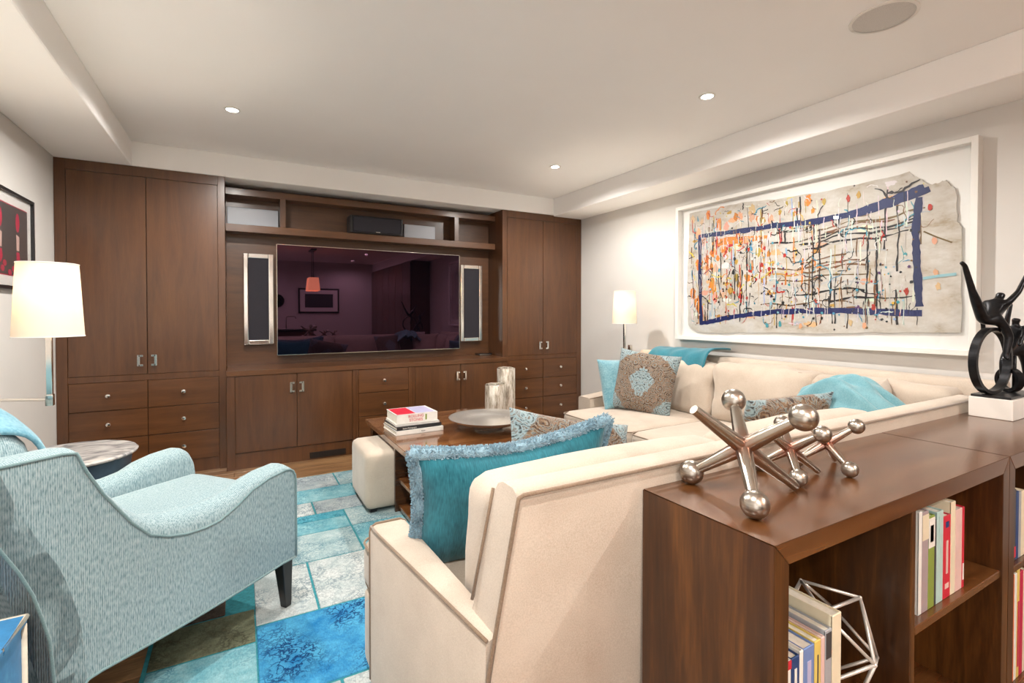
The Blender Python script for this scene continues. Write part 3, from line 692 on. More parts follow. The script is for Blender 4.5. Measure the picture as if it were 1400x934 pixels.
# ------------------------------------------------------------------ floor lamps
def floor_lamp(label, x, y, arm, pole):
    """shade stem at x,y; arm = height of the swing arm; pole = xy of the standing pole"""
    t = thing('floor_lamp', label, 'floor lamp', (pole[0], pole[1], 0), 0, 'swing arm floor lamps')
    ox, oy = x-pole[0], y-pole[1]
    bm = nb(); lathe(bm, [(0, 0), (.125, 0), (.125, .012), (.118, .02), (.02, .024), (0, .024)], seg=40); auto(obj('base', bm, 'polished_nickel', t))
    bm = nb(); cyl(bm, (0, 0, .02), (0, 0, arm+.03), .010); auto(obj('pole', bm, 'polished_nickel', t))
    bm = nb(); cyl(bm, (0, 0, arm), (ox, oy, arm), .006); box(bm, (-.016, -.016, arm-.02), (.016, .016, arm+.05), .003); auto(obj('swing_arm', bm, 'polished_nickel', t))
    st = nb(); box(st, (ox-.013, oy-.013, arm-.025), (ox+.013, oy+.013, arm+.022), .003); box(st, (ox-.010, oy-.010, arm+.02), (ox+.010, oy+.010, 1.30), .002, 1)
    auto(obj('stem', st, 'polished_nickel', t))
    z0, z1, r0, r1 = 1.155, 1.452, .112, .096
    bm = nb(); lathe(bm, [(r0, z0), (r1, z1)], (ox, oy, 0), 48, False); sh = obj('shade', bm, 'lampshade', t, True)
    for rr, zz in ((r0, z0), (r1, z1)):
        bm = nb(); tube(bm, [(ox+rr*math.cos(k*math.pi/24), oy+rr*math.sin(k*math.pi/24), zz) for k in range(48)], .0022, 6, True); obj('rim', bm, 'white_trim', sh)
    for k in range(3):
        bm = nb(); a = k*2*math.pi/3; cyl(bm, (ox, oy, 1.40), (ox+r1*math.cos(a), oy+r1*math.sin(a), z1-.01), .0016, seg=6); obj('spoke', bm, 'polished_nickel', sh)
    bm = nb(); sphere(bm, (ox, oy, 1.350), .026, 16, 10); obj('bulb', bm, 'bulb_glow', t, True); bm = nb(); lathe(bm, [(.013, 1.298), (.014, 1.325)], (ox, oy, 0), 12); obj('socket', bm, 'polished_nickel', t, True)
    return t
floor_lamp('lit cream-shaded nickel floor lamp standing beside the aqua armchair', -.682, 2.672, .895, (-.97, 2.80))
floor_lamp('lit cream-shaded nickel floor lamp behind the sofa arm near the painting', 3.10, 3.42, .89, (3.335, 3.60))

RUGZ = .0098
# ------------------------------------------------------------------ coffee table, ottomans and what stands on it
t = thing('coffee_table', 'large square glossy dark wood coffee table with lower shelves', 'coffee table', (1.45, 3.09, 0))
CX0, CX1, CY0, CY1, CZ = .828, 2.072, 2.44, 3.747, .45
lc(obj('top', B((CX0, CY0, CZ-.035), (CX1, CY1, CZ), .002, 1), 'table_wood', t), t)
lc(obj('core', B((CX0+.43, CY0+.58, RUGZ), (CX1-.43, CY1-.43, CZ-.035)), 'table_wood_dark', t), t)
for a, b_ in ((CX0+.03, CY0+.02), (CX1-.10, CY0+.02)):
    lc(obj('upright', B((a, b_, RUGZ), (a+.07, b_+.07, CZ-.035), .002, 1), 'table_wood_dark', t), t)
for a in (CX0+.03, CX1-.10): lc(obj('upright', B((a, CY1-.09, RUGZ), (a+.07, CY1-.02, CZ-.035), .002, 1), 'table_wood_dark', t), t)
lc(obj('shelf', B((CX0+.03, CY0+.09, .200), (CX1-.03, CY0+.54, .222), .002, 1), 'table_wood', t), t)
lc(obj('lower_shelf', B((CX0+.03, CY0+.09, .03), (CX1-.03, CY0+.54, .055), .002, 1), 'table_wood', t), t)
def ottoman(x0, y0, label):
    s = .46
    t = thing('ottoman', label, 'ottoman', (x0+s/2, y0+s/2, 0), 0, 'cube ottomans under the coffee table')
    auto(obj('cushion_cube', soft((-s/2, -s/2, .03), (s/2, s/2, .385), .035, (.004, .004, .008), 10, .001), 'ottoman_fabric', t), 60)
    for a in (-.18, .18):
        for b_ in (-.18, .18): obj('foot', B((a-.02, b_-.02, RUGZ), (a+.02, b_+.02, .032)), 'leg_black', t)
    return t
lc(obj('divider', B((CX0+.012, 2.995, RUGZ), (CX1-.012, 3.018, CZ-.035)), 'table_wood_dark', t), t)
ottoman(.672, 3.03, 'cream cube ottoman tucked under the coffee table near the TV cabinets')
def book_flat(name, x0, x1, y0, y1, z0, z1, m, label, rot=0):
    t = thing(name, label, 'book', ((x0+x1)/2, (y0+y1)/2, z0), R(rot), 'books stacked on the coffee table')
    w2, d2, h = (x1-x0)/2, (y1-y0)/2, z1-z0; c = .003
    bm = nb(); box(bm, (-w2, -d2, 0), (w2, d2, c)); box(bm, (-w2, -d2, h-c), (w2, d2, h)); box(bm, (-w2, -d2, 0), (w2, -d2+.004, h), .001, 1)
    obj('cover', bm, m, t); obj('pages', B((-w2+.004, -d2+.004, c), (w2-.004, d2-.005, h-c)), 'page_paper', t)
    return t
bx = 1.045; by = 3.30
b1 = book_flat('coffee_table_book', bx-.165, bx+.165, by-.17, by+.12, .4505, .478, 'book_white', 'white book at the bottom of the coffee table stack', 2)
b2 = book_flat('coffee_table_book', bx-.16, bx+.155, by-.155, by+.12, .4785, .500, 'book_black', 'black book with white lettering in the middle of the coffee table stack', 3)
b2b = book_flat('coffee_table_book', bx-.15, bx+.15, by-.14, by+.12, .5005, .514, 'book_white', 'thin white book under the thick top book of the stack', 0)
b3 = book_flat('coffee_table_book', bx-.145, bx+.14, by-.125, by+.12, .5145, .574, 'book_white', 'thick white book with red lettered spine on top of the coffee table stack', 1)
def spine(s, size, m, parent, x, z, d): return text_mesh('lettering', s, size, m, parent, Matrix.Translation((x, -d-.0008, z)) @ Matrix.Rotation(R(90), 4, 'X'))
spine('ROLLING', .026, 'book_red', b3, -.01, .043, .1225); spine('STONES', .026, 'book_red', b3, -.01, .018, .1225)
spine('Studio Photography', .012, 'book_white', b2, -.07, .011, .1375); spine('Bauer', .012, 'book_charcoal', b1, .02, .014, .145)
obj('jacket_picture', B((-.135, -.11, .0597), (-.01, .11, .0605)), 'book_red', b3); obj('jacket_picture', B((-.005, -.11, .0597), (.125, .11, .0605)), 'book_lilac', b3)
obj('spine_mark', B((.055, -.1237, .012), (.066, -.122, .05)), 'book_green', b3)
def vase(x, y, r, h, label):
    t = thing('vase', label, 'vase', (x, y, CZ+.0005), 0, 'mercury glass cylinders')
    bm = nb(); lathe(bm, [(0, 0), (r, 0), (r+.001, .01), (r, h-.004), (r-.002, h), (r-.006, h-.002), (r-.007, .012), (0, .012)], seg=40); auto(obj('cylinder', bm, 'mercury_glass', t), 50)
    bm = nb(); tube(bm, [((r-.003)*math.cos(k*math.pi/20), (r-.003)*math.sin(k*math.pi/20), h-.001) for k in range(40)], .0035, 6, True); obj('rim', bm, 'polished_nickel', t, True)
vase(1.80, 3.50, .082, .225, 'shorter mercury glass cylinder vase on the coffee table')
vase(1.955, 3.60, .076, .34, 'taller mercury glass cylinder vase on the coffee table')
t = thing('bowl', 'wide shallow hammered silver bowl on the coffee table', 'bowl', (1.515, 3.04, CZ+.0005))
bm = nb(); lathe(bm, [(0, 0), (.10, 0), (.105, .012), (.10, .016), (.18, .034), (.25, .058), (.276, .075), (.280, .079), (.272, .079), (.21, .052), (.12, .03), (0, .024)], seg=64); auto(obj('dish', bm, 'silver_bowl', t), 60)

# ------------------------------------------------------------------ sectional sofa
so = thing('sectional_sofa', 'large cream L-shaped sectional sofa with dark piping', 'sofa', (1.6, 1.3, 0))
def sp(name, bm, m='sofa_fabric', ang=60): return auto(lc(obj(name, bm, m, so), so), ang)
def pipe(pts, closed=False, r=.0042, m='sofa_piping'): bm = nb(); tube(bm, pts, r, 6, closed); return lc(obj('piping', bm, m, so, True), so)
ZSEAT = .465
# wing along the bookcases: seat faces the media wall
sp('seat_base', B((.405, 1.0, .05), (2.42, 1.70, .30), .02, 3))
sp('front_rail', B((.372, 1.60, .05), (2.30, 1.725, .295), .02, 3))
# outside back: loft so the near end leans inward towards the top
bm = nb()
def backring(x, top_in, lean):
    z1 = .872
    pts = [(0, .05), (0, .45), (0, .845), (.010, .865), (.03, .874), (.075, .874), (.095, .865), (.105, .845), (.129, .45), (.14, .05)]
    return [Vector((x+top_in*max(0, (z-.5)/(z1-.5)), .90-lean*(z/z1)+yy, z)) for yy, z in pts]
rings = [backring(.440, .070, .02)]+[backring(x, 0, .02) for x in (.56, 1.0, 1.5, 2.0, 2.5, 2.90)]
vr = ring_loft(bm, rings, True, False)
for q in (vr[0], vr[-1]):
    for f in ((0, 1, 8, 9), (1, 2, 7, 8), (2, 3, 4, 5, 6, 7)): bm.faces.new([q[i] for i in f])
sp('back_frame', fixn(bm), ang=45)
XE = lambda z: .439+.070*max(0, (z-.5)/.372)
pipe([(XE(z), .899-.02*z/.872, z) for z in (.06, .3, .5, .6, .7, .84, .862)]+[(.518, .878, .867)]+[(x, .878, .867) for x in (.6, 1.2, 2.0, 2.89)], r=.0052)
pipe([(XE(z)-.001, .899-.02*z/.872+.118-.03*max(0, z-.6), z) for z in (.6, .7, .8, .85)])
# sloped arm at the open end
def arm_loft(ring_fn, n=9): 
    bm = nb(); ring_loft(bm, [ring_fn(k/(n-1)) for k in range(n)]); return fixn(bm)
def armA(f):
    y = 1.60-.705*f; xo = .362+.076*f; xi = .487+.01*f; zt = .560+.016*f
    if f == 0: xo += .004
    return [Vector(p) for p in ((xo, y, .05), (xo, y, zt-.02), (xo+.006, y, zt-.006), (xo+.02, y, zt), (xi-.02, y, zt), (xi-.006, y, zt-.006), (xi, y, zt-.02), (xi, y, .05))]
sp('arm', arm_loft(armA), ang=35)
pipe([tuple(armA(k/8)[2]+Vector((-.003, 0, .002))) for k in range(9)])
pipe([(.366, 1.602, .055), (.366, 1.602, .535)]+[(.368, 1.602, .552), (.385, 1.602, .562), (.465, 1.602, .562), (.483, 1.602, .552), (.487, 1.602, .53), (.487, 1.602, .46)])
# T-shaped seat cushion beside the arm, then plain ones
def seat_cushion(x0, x1, y0, y1, seed):
    sp('seat_cushion', soft((x0, y0, .285), (x1, y1, ZSEAT), .05, (.004, .006, .016), 14, .003, seed))
    pipe(rrect(x0+.003, x1-.003, y0+.002, y1-.002, .05, ZSEAT-.017), True); pipe(rrect(x0+.010, x1-.010, y0+.010, y1-.010, .04, .31), True)
seat_cushion(.495, 1.36, 1.02, 1.70, 1); seat_cushion(1.365, 2.26, 1.02, 1.70, 2)
sp('seat_cushion', soft((.372, 1.615, .285), (1.33, 1.765, ZSEAT-.002), .05, (.0, .01, .008), 12, .003, 5)); pipe(rrect(.375, 1.327, 1.617, 1.766, .045, ZSEAT-.018), True)
pipe(rrect(.38, 1.32, 1.62, 1.758, .04, .31), True)
def back_cushion(x0, x1, y0, y1, lean, seed, z1=.86):
    bm = soft((x0, y0, ZSEAT+.005), (x1, y1, z1), .05, (.006, .035, .02), 14, .006, seed)
    for v in bm.verts: v.co.y -= lean*(v.co.z-ZSEAT)
    sp('back_cushion', bm)
    q = [(a, y0+.045-lean*(zz-ZSEAT), zz) for a, zz in [(px, pz) for px, pz, _ in [(p[0], p[1], 0) for p in rrect(x0+.012, x1-.012, ZSEAT+.015, z1-.008, .045, 0)]]]
    pipe(q, True, .004); pipe([(a, y_+(y1-y0)-.09, z_) for a, y_, z_ in q], True, .004)
back_cushion(.505, 1.36, 1.03, 1.20, .12, 11, .845); back_cushion(1.37, 2.26, 1.03, 1.20, .12, 12, .85)
# wing along the painted wall: seat faces the room
sp('seat_base', B((2.32, 1.0, .05), (3.40, 3.22, .30), .02, 3))
bm = nb()
for_r = []
for y in (.93, 1.5, 2.2, 3.42):
    for_r.append([Vector((x, y, z)) for x, z in ((3.44, .05), (3.44, .885), (3.425, .902), (3.32, .905), (3.30, .895), (3.285, .86), (3.24, .30), (3.24, .05))])
ring_loft(bm, for_r); sp('back_frame', fixn(bm), ang=45)
def armB(f):
    x = 2.56+.70*f; zt = .535+.05*f+.05*f*f; y0, y1 = 3.24, 3.40
    return [Vector(p) for p in ((x, y0, .05), (x, y0, zt-.02), (x, y0+.006, zt-.006), (x, y0+.02, zt), (x, y1-.02, zt), (x, y1-.006, zt-.006), (x, y1, zt-.02), (x, y1, .05))]
sp('arm', arm_loft(armB), ang=35)
pipe([tuple(armB(k/8)[2]+Vector((0, -.002, .002))) for k in range(9)])
def seat_cushion_b(y0, y1, seed, x0=2.262):
    sp('seat_cushion', soft((x0, y0, .285), (3.20, y1, ZSEAT), .06, (.01, .006, .014), 14, .003, seed))
    pipe(rrect(x0-.001, 3.19, y0+.004, y1-.004, .055, ZSEAT-.019), True); pipe(rrect(x0+.010, 3.19, y0+.012, y1-.012, .05, .31), True)
seat_cushion_b(2.46, 3.235, 21); seat_cushion_b(1.72, 2.455, 22); seat_cushion_b(1.02, 1.715, 23, 2.27)
def back_cushion_b(y0, y1, seed, z1, x0=3.03):
    bm = soft((x0, y0, ZSEAT+.005), (x0+.19, y1, z1), .05, (.04, .008, .018), 14, .007, seed)
    for v in bm.verts: v.co.x += .14*(v.co.z-ZSEAT)
    sp('back_cushion', bm)
    q = [(x0+.035+.14*(p[1]-ZSEAT), p[0], p[1]) for p in rrect(y0+.012, y1-.012, ZSEAT+.015, z1-.008, .045, 0)]
    pipe(q, True, .004); pipe([(a+.12, b_, c) for a, b_, c in q], True, .004)
back_cushion_b(2.455, 3.20, 31, .855); back_cushion_b(1.735, 2.445, 32, .875); back_cushion_b(1.05, 1.725, 33, .86)
for x, y in ((.42, 1.62), (.46, .96), (2.36, 1.6), (2.40, 3.16), (3.36, 3.36), (2.85, .96), (3.38, 1.0)): lc(obj('foot', B((x-.025, y-.025, .0101 if (y > 1.05 and x < 2.9) else .0003), (x+.025, y+.025, .06)), 'leg_black', so), so)

# ------------------------------------------------------------------ cushions and throws
def cushion(label, w, h, t, m, loc, ex, ey, seed, cat='cushion', group=None):
    o = thing('cushion', label, cat, (0, 0, 0), 0, group); place(o, loc, ex, ey)
    auto(obj('cover', pillow(w, h, t, seed=seed), m, o), 80); return o
def fringe(o, w, h, r, m, n=1500, pinch=.07, ln=.03):
    pts = pillow_outline(w, h, pinch, 26); bm = nb(); tube(bm, [(p[0], p[1], .003*math.sin(i)) for i, p in enumerate(pts)], [r*(.9+.25*random.random()) for _ in pts], 8, True)
    N = len(pts)
    for k in range(n):
        i = random.random()*N; a = Vector(pts[int(i) % N]); b_ = Vector(pts[(int(i)+1) % N]); p = a.lerp(b_, i % 1)
        tg = (b_-a).normalized(); out = Vector((tg.y, -tg.x, 0))
        ang = random.uniform(-1.9, 1.9); d = out*math.cos(ang)+Vector((0, 0, 1))*math.sin(ang)+tg*random.uniform(-.6, .6)
        d.normalize(); L = r+ln*random.uniform(.12, .34); s = tg.cross(d).normalized()*.0009
        q = p+d*r*.7; e = p+d*L
        vs = [bm.verts.new(q+s), bm.verts.new(q-s), bm.verts.new(e-s*.4+tg*random.uniform(-.006, .006)), bm.verts.new(e+s*.4)]
        bm.faces.new(vs)
    f = obj('fringe', bm, m, o, True); f['kind'] = 'stuff'; return f
c = cushion('large teal velvet cushion with fluffy pale blue fringe leaning by the sofa arm', .70, .40, .17, 'teal_velvet', (.800, 1.415, .648), (1, -.05, .02), (0, -.22, .98), 3)
bend = lambda v: Vector((v.x, v.y-.022*math.cos(v.x/.35*math.pi/2)*(1 if v.y > 0 else 0)*(v.y/.2)+.02*(v.x/.35)*(v.y/.2)*(v.x > 0), v.z))
for v in c.children[0].data.vertices: v.co = bend(v.co)
fr_ = fringe(c, .70, .40, .018, 'teal_fringe', 16000)
for v in fr_.data.vertices: v.co = bend(v.co)
cushion('paisley cushion half hidden behind the fringed teal cushion', .58, .40, .14, 'paisley', (1.17, 1.60, .63), (.94, -.1, -.20), (.18, .30, .92), 5, group='paisley cushions')
cushion('square brown and aqua paisley cushion leaning in the sofa corner by the lamp', .50, .50, .15, 'paisley', (2.80, 2.86, .70), (.42, -.90, -.10), (.30, .04, .92), 6, group='paisley cushions')
c = cushion('pale teal velvet cushion leaning against the far sofa arm', .46, .42, .16, 'pale_teal', (2.80, 3.10, .665), (.95, -.05, 0), (.12, .25, .95), 7)
cushion('paisley cushion peeking over the sofa back before the turquoise throw', .46, .42, .14, 'paisley', (2.20, 1.37, .68), (.95, -.28, .05), (-.05, -.35, .93), 8, group='paisley cushions')
def throw(name, label, m, rows, th=.012, seed=0):
    """rows: list of polylines of equal length"""
    bm = nb(); g = [[bm.verts.new(p) for p in r] for r in rows]
    for a, b_ in zip(g[:-1], g[1:]):
        for k in range(len(a)-1): bm.faces.new((a[k], a[k+1], b_[k+1], b_[k]))
    fixn(bm); o = obj(name, bm, m, None, True, origin=rows[0][0])
    md = o.modifiers.new('sub', 'SUBSURF'); md.levels = 2; md.render_levels = 2
    md = o.modifiers.new('thick', 'SOLIDIFY'); md.thickness = th; md.offset = 1
    tag(o, label, 'throw'); return o
# deep teal throw along the back by the lamp
rows = []
for i in range(12):
    f = i/11; y = 3.15-.62*f; z = .915+.016*f+.03*max(0, f-.6)
    w_ = .012*math.sin(i*2.1)
    rows.append([(3.10+w_, y, .80+.02*math.sin(i*1.7)), (3.125+w_, y, z-.03), (3.17+w_, y-.01, z+.012+.012*math.sin(i*1.3)), (3.24, y-.01, z+.024+.014*math.sin(i*1.9+1)), (3.31, y, z+.024+.012*math.sin(i*2.3)), (3.38, y, z+.018), (3.425, y, z+.012)])
throw('throw_blanket', 'deep teal throw folded along the sofa back near the lamp', 'throw_teal', rows)
rows = []
for i in range(22):
    f = i/21; x = 2.34+.40*f; e = min(1, f*5, (1-f)*5)
    hgt = .040*math.sin(math.pi*f)**.6+.022*math.exp(-((f-.42)/.16)**2)
    r_ = []
    for k in range(14):
        g = k/13; y = 1.42-.42*g; base = .80+.075*math.sin(math.pi*min(1, g*.9+.12))
        z = base+hgt*math.sin(math.pi*min(1, g+.1))+e*(.020*math.sin(f*24+g*6)+.013*math.sin(f*41-g*8))-(1-e)*.07
        r_.append((x+.03*math.sin(g*6)+.012*math.sin(f*19), y, z))
    rows.append(r_)
throw('throw_blanket', 'pale turquoise throw bunched over the sofa back near the bronze sculpture', 'throw_aqua', rows)
cushion('cream square cushion in the sofa corner near the bronze sculpture', .46, .42, .15, 'sofa_fabric', (2.86, 1.33, .69), (.93, .25, 0), (.05, -.30, .93), 9)

# ------------------------------------------------------------------ bookcases
ZK = .82; KY0, KY1 = .543, .880
def bookcase(label, x0, x1, divx, shelves):
    t = thing('bookcase', label, 'bookcase', ((x0+x1)/2, (KY0+KY1)/2, 0), 0, 'low bookcases behind the sofa')
    T = .046
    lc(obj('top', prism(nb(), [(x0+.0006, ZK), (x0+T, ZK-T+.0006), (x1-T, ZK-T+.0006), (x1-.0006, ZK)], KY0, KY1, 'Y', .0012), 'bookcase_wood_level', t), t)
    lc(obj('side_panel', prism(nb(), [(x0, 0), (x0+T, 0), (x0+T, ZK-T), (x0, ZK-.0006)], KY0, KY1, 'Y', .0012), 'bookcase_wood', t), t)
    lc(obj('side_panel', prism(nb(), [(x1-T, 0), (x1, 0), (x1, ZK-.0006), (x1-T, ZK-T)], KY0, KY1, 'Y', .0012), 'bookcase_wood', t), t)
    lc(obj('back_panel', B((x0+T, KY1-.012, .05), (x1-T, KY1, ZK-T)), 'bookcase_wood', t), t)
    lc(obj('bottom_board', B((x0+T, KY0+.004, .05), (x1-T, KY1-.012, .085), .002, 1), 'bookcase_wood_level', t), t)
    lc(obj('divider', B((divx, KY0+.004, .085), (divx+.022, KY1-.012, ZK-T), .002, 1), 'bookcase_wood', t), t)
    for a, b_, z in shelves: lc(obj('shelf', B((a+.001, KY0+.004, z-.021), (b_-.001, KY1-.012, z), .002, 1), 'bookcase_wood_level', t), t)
    return t
bookcase('low dark wood bookcase carrying the metal jacks', .858, 2.012, 1.404, [(.904, 1.404, .300), (1.426, 1.966, .486)])
bookcase('low dark wood bookcase carrying the bronze sculpture', 2.014, 3.17, 2.56, [(2.06, 2.56, .47), (2.582, 3.124, .486)])
def upright_book(x, th, h, d, z, m, label, y0=.575, tilt=0, group='books in the bookcases', jacket=None):
    t = thing('book', label, 'book', (x+th/2, y0+d/2, z+.0003), 0, group)
    if tilt: t.rotation_euler = (0, R(tilt), 0)
    c = .0022; w2 = th/2; d2 = d/2
    bm = nb(); box(bm, (-w2, -d2, 0), (-w2+c, d2, h)); box(bm, (w2-c, -d2, 0), (w2, d2, h)); box(bm, (-w2, -d2-.001, 0), (w2, -d2+.003, h), .0012, 1)
    obj('cover', bm, m, t); obj('pages', B((-w2+c, -d2+.003, .002), (w2-c, d2-.004, h-.004)), 'page_paper', t)
    if jacket:
        for z0, z1, jm, f in jacket: obj('spine_mark', B((-w2*f, -d2-.0018, z0*h), (w2*f, -d2-.0008, z1*h)), jm, t)
    return t
def row(x, z, items, y0, place_):
    for th, h, m, desc, jk in items:
        upright_book(x, th, h, .19, z, 'book_'+m, desc+' '+place_, y0, jacket=jk); x += th+.0015
# right bay, upper shelf
row(1.488, .486, [(.016, .262, 'white', 'thin white book at the divider end', None), (.034, .258, 'mauve', 'mauve book with a pale band', [(.72, .97, 'book_cream', 1)]),
                  (.034, .240, 'green', 'green book with a small dark portrait', [(.66, .98, 'book_white', 1), (.72, .9, 'book_charcoal', .55)]), (.010, .225, 'charcoal', 'thin charcoal book', None),
                  (.038, .242, 'mint', 'pale mint book', [(.05, .95, 'book_mint', .3)]), (.044, .222, 'red', 'bright red book with pale lettering', [(.12, .18, 'book_pink', .5), (.3, .7, 'book_pink', .25), (.86, .93, 'book_navy', .4)]),
                  (.028, .252, 'cream', 'tall cream book', None), (.042, .225, 'pink', 'pale pink book', None), (.014, .225, 'red', 'thin red book at the end', [(.1, .3, 'book_white', .5)])], .565, 'on the upper bookcase shelf')
# left bay
row(.912, .300, [(.014, 0.280, 'white', 'thin white book beside the case side', [(.94, 1.0, 'book_red', 1)]), (.026, 0.280, 'navy', 'navy book with white lettering', [(.30, .92, 'book_white', .28)]), (.012, 0.285, 'white', 'thin white book next to the navy one', None),
                 (.036, 0.285, 'blue', 'soft blue book', [(.1, .9, 'book_lilac', .35)]), (.022, 0.287, 'yellow', 'straw yellow book', [(.1, .9, 'book_charcoal', .14)]), (.013, 0.288, 'pink', 'thin pink book', None), (.024, 0.297, 'grey', 'grey illustrated book', [(.8, .98, 'book_charcoal', .8)])], .552, 'in the bay with the wire ornament')
upright_book(1.0700, .034, .320, .25, .300, 'book_cream', 'large cream book standing beside the wire ornament', .552)
# right bay, bottom
row(1.45, .085, [(.03, .24, 'white', 'white book', None), (.04, .235, 'grey', 'grey book', None), (.03, .25, 'charcoal', 'charcoal book', None)], .60, 'on the bottom board of the jack bookcase')
# second case
row(2.105, .47, [(.010, .27, 'lilac', 'tall thin pale blue book', None), (.016, .225, 'charcoal', 'charcoal book', [(.05, .2, 'book_red', .8)]), (.022, .215, 'navy', 'navy book', None), (.02, .21, 'grey', 'grey book', None), (.03, .21, 'cream', 'cream book', None), (.03, .2, 'black', 'black book', None)], .56, 'on the upper shelf of the sculpture bookcase')
row(2.105, .085, [(.024, .34, 'orange', 'tall orange-red book', None), (.020, .34, 'white', 'tall white book', None), (.022, .35, 'yellow', 'tall yellow book', [(.1, .7, 'book_crimson', .5)]), (.03, .335, 'crimson', 'tall crimson book', None), (.03, .33, 'cream', 'tall cream book', None)], .56, 'low in the sculpture bookcase')
# wire polyhedron
t = thing('wire_ornament', 'open geometric ornament of thin silver rods in the bookcase bay', 'ornament', (1.264, .668, .301))
bm = nb(); q = bmesh.ops.create_icosphere(bm, subdivisions=1, radius=.165)
bm.verts.ensure_lookup_table()
mrot = bm.verts[0].co.normalized().rotation_difference(Vector((.80, -.55, -.22)).normalized()).to_matrix()
bmesh.ops.rotate(bm, verts=bm.verts, cent=(0, 0, 0), matrix=mrot)
zmin = min(v.co.z for v in bm.verts); vs = [v.co.copy() for v in bm.verts]; ed = [(e.verts[0].index, e.verts[1].index) for e in bm.edges]; bm.free()
vs = [Vector((v.x*.84, v.y*.70, (v.z-zmin)*.92+.004)) for v in vs]
for a, b_ in ed:
    bm = nb(); cyl(bm, vs[a], vs[b_], .0040, seg=8); obj('rod', bm, 'satin_silver', t, True)
bm = nb()
for v in vs: sphere(bm, v, .005, 8, 6)
obj('joints', bm, 'satin_silver', t, True)

# ------------------------------------------------------------------ metal jacks
def jack(label, cx, cy, L, br, th, plain_axis, ar):
    """six-armed jack standing on three feet; th: azimuth of the first foot"""
    ca, sa = 1/math.sqrt(3), math.sqrt(2/3)
    zc = ZK+L*ca+br
    t = thing('jack', label, 'jack ornament', (cx, cy, zc), 0, 'giant metal jacks')
    for k in range(3):
        a = R(th+120*k); d = Vector((sa*math.cos(a), sa*math.sin(a), -ca))
        for s in (1, -1):
            tip = (k == plain_axis); e = d*s*(L+(br*.95 if (tip and s > 0) else 0)/ca*(1 if tip else 0))
            if tip and s > 0: e = d*((zc-ZK-ar*.57)/ca)
            if tip and s < 0: e = d*-L*1.08
            bm = nb(); tube(bm, [Vector((0, 0, 0)), d*s*L*.06, e], [ar*1.05, ar*1.05, ar*.60], 16); auto(obj('arm', bm, 'pewter_copper', t), 40)
            if not tip:
                bm = nb(); sphere(bm, Vector((0, 0, 0)), br, 24, 14)
                o = obj('ball', bm, 'pewter', t, True); o.location = e
    return t
jack('largest metal jack standing at the open corner of the bookcase', 1.026, .728, .152, .0295, 106, 2, .0185)
jack('small metal jack between the two other jacks', 1.258, .757, .090, .0215, 226, 1, .0125)
jack('small metal jack furthest along the bookcase from its open corner', 1.412, .748, .088, .0205, 255, 1, .0120)

# ------------------------------------------------------------------ bronze sculpture
t = thing('sculpture', 'black bronze acrobats balancing on rings over a white stone block', 'sculpture', (2.82, .782, ZK+.0005))
obj('stone_base', B((-.148, -.068, 0), (.20, .068, .082), .003, 2), 'white_stone', t)
obj('plinth_plate', B((-.140, -.060, .082), (.17, .064, .092), .002, 1), 'black_satin', t)
def ring(cx, cy, cz, r, rz, name='ring'):
    bm = nb(); seg = 48; rings = []
    for k in range(seg):
        a = k*2*math.pi/seg; c, s = math.cos(a), math.sin(a)
        rings.append([Vector((c*(r+u), v, s*(r+u))) for u, v in ((-.007, -.014), (.007, -.014), (.007, .014), (-.007, .014))])
    vr = ring_loft(bm, rings, True, False)
    for i in range(4):
        j = (i+1) % 4; bm.faces.new((vr[-1][i], vr[-1][j], vr[0][j], vr[0][i]))
    fixn(bm); o = auto(obj(name, bm, 'bronze_black', t), 40); o.location = (cx, cy, cz); o.rotation_euler = (0, 0, R(rz)); return o
ring(-.082, .018, .092+.139, .132, -7)
ring(.06, .0, .092+.052, .045, 60)
def figure(name, V, E, root=0):
    me = bpy.data.meshes.new(name); me.from_pydata([v[:3] for v in V], E, []); o = bpy.data.objects.new(name, me); COL.objects.link(o)
    md = o.modifiers.new('skin', 'SKIN'); md.use_smooth_shade = True
    for i, v in enumerate(V):
        sv = me.skin_vertices[0].data[i]; sv.radius = (v[3], v[3]); sv.use_root = (i == root)
    md = o.modifiers.new('sub', 'SUBSURF'); md.levels = 2; md.render_levels = 2
    bpy.context.view_layer.update()
    m2 = bpy.data.meshes.new_from_object(o.evaluated_get(bpy.context.evaluated_depsgraph_get()))
    bpy.data.objects.remove(o)
    m2.materials.clear(); m2.materials.append(M['bronze_black'])
    for p in m2.polygons: p.use_smooth = True
    n = bpy.data.objects.new(name, m2); link(n, t); return n
# first acrobat: hips on the tall ring, one leg thrown up, torso leaning back, arms wide
fx, fy, fz = -.082, .022, .388
V1 = [(0, 0, 0, .027), (.028, 0, .030, .024), (.055, .0, .066, .033), (.070, .0, .088, .025), (.082, -.004, .104, .011), (.096, -.006, .128, .023),
      (-.030, .014, .010, .022), (-.085, .022, .098, .018), (-.104, .026, .132, .0135), (-.138, .034, .212, .0105), (-.150, .036, .236, .009), (-.170, .042, .250, .008),
      (.022, -.024, .010, .021), (.050, -.045, -.055, .017), (.030, -.040, -.14, .011), (.022, -.052, -.150, .008),
      (.078, -.034, .088, .014), (.118, -.052, .130, .011), (.150, -.062, .185, .009), (.158, -.066, .205, .008),
      (.066, .036, .082, .014), (.095, .055, .035, .011), (.100, .052, -.02, .008), (.104, .052, -.035, .009)]
E1 = [(0, 1), (1, 2), (2, 3), (3, 4), (4, 5), (0, 6), (6, 7), (7, 8), (8, 9), (9, 10), (10, 11), (0, 12), (12, 13), (13, 14), (14, 15), (2, 16), (16, 17), (17, 18), (18, 19), (2, 20), (20, 21), (21, 22), (22, 23)]
f1 = figure('acrobat_figure', V1, E1); f1.location = (fx, fy, fz)
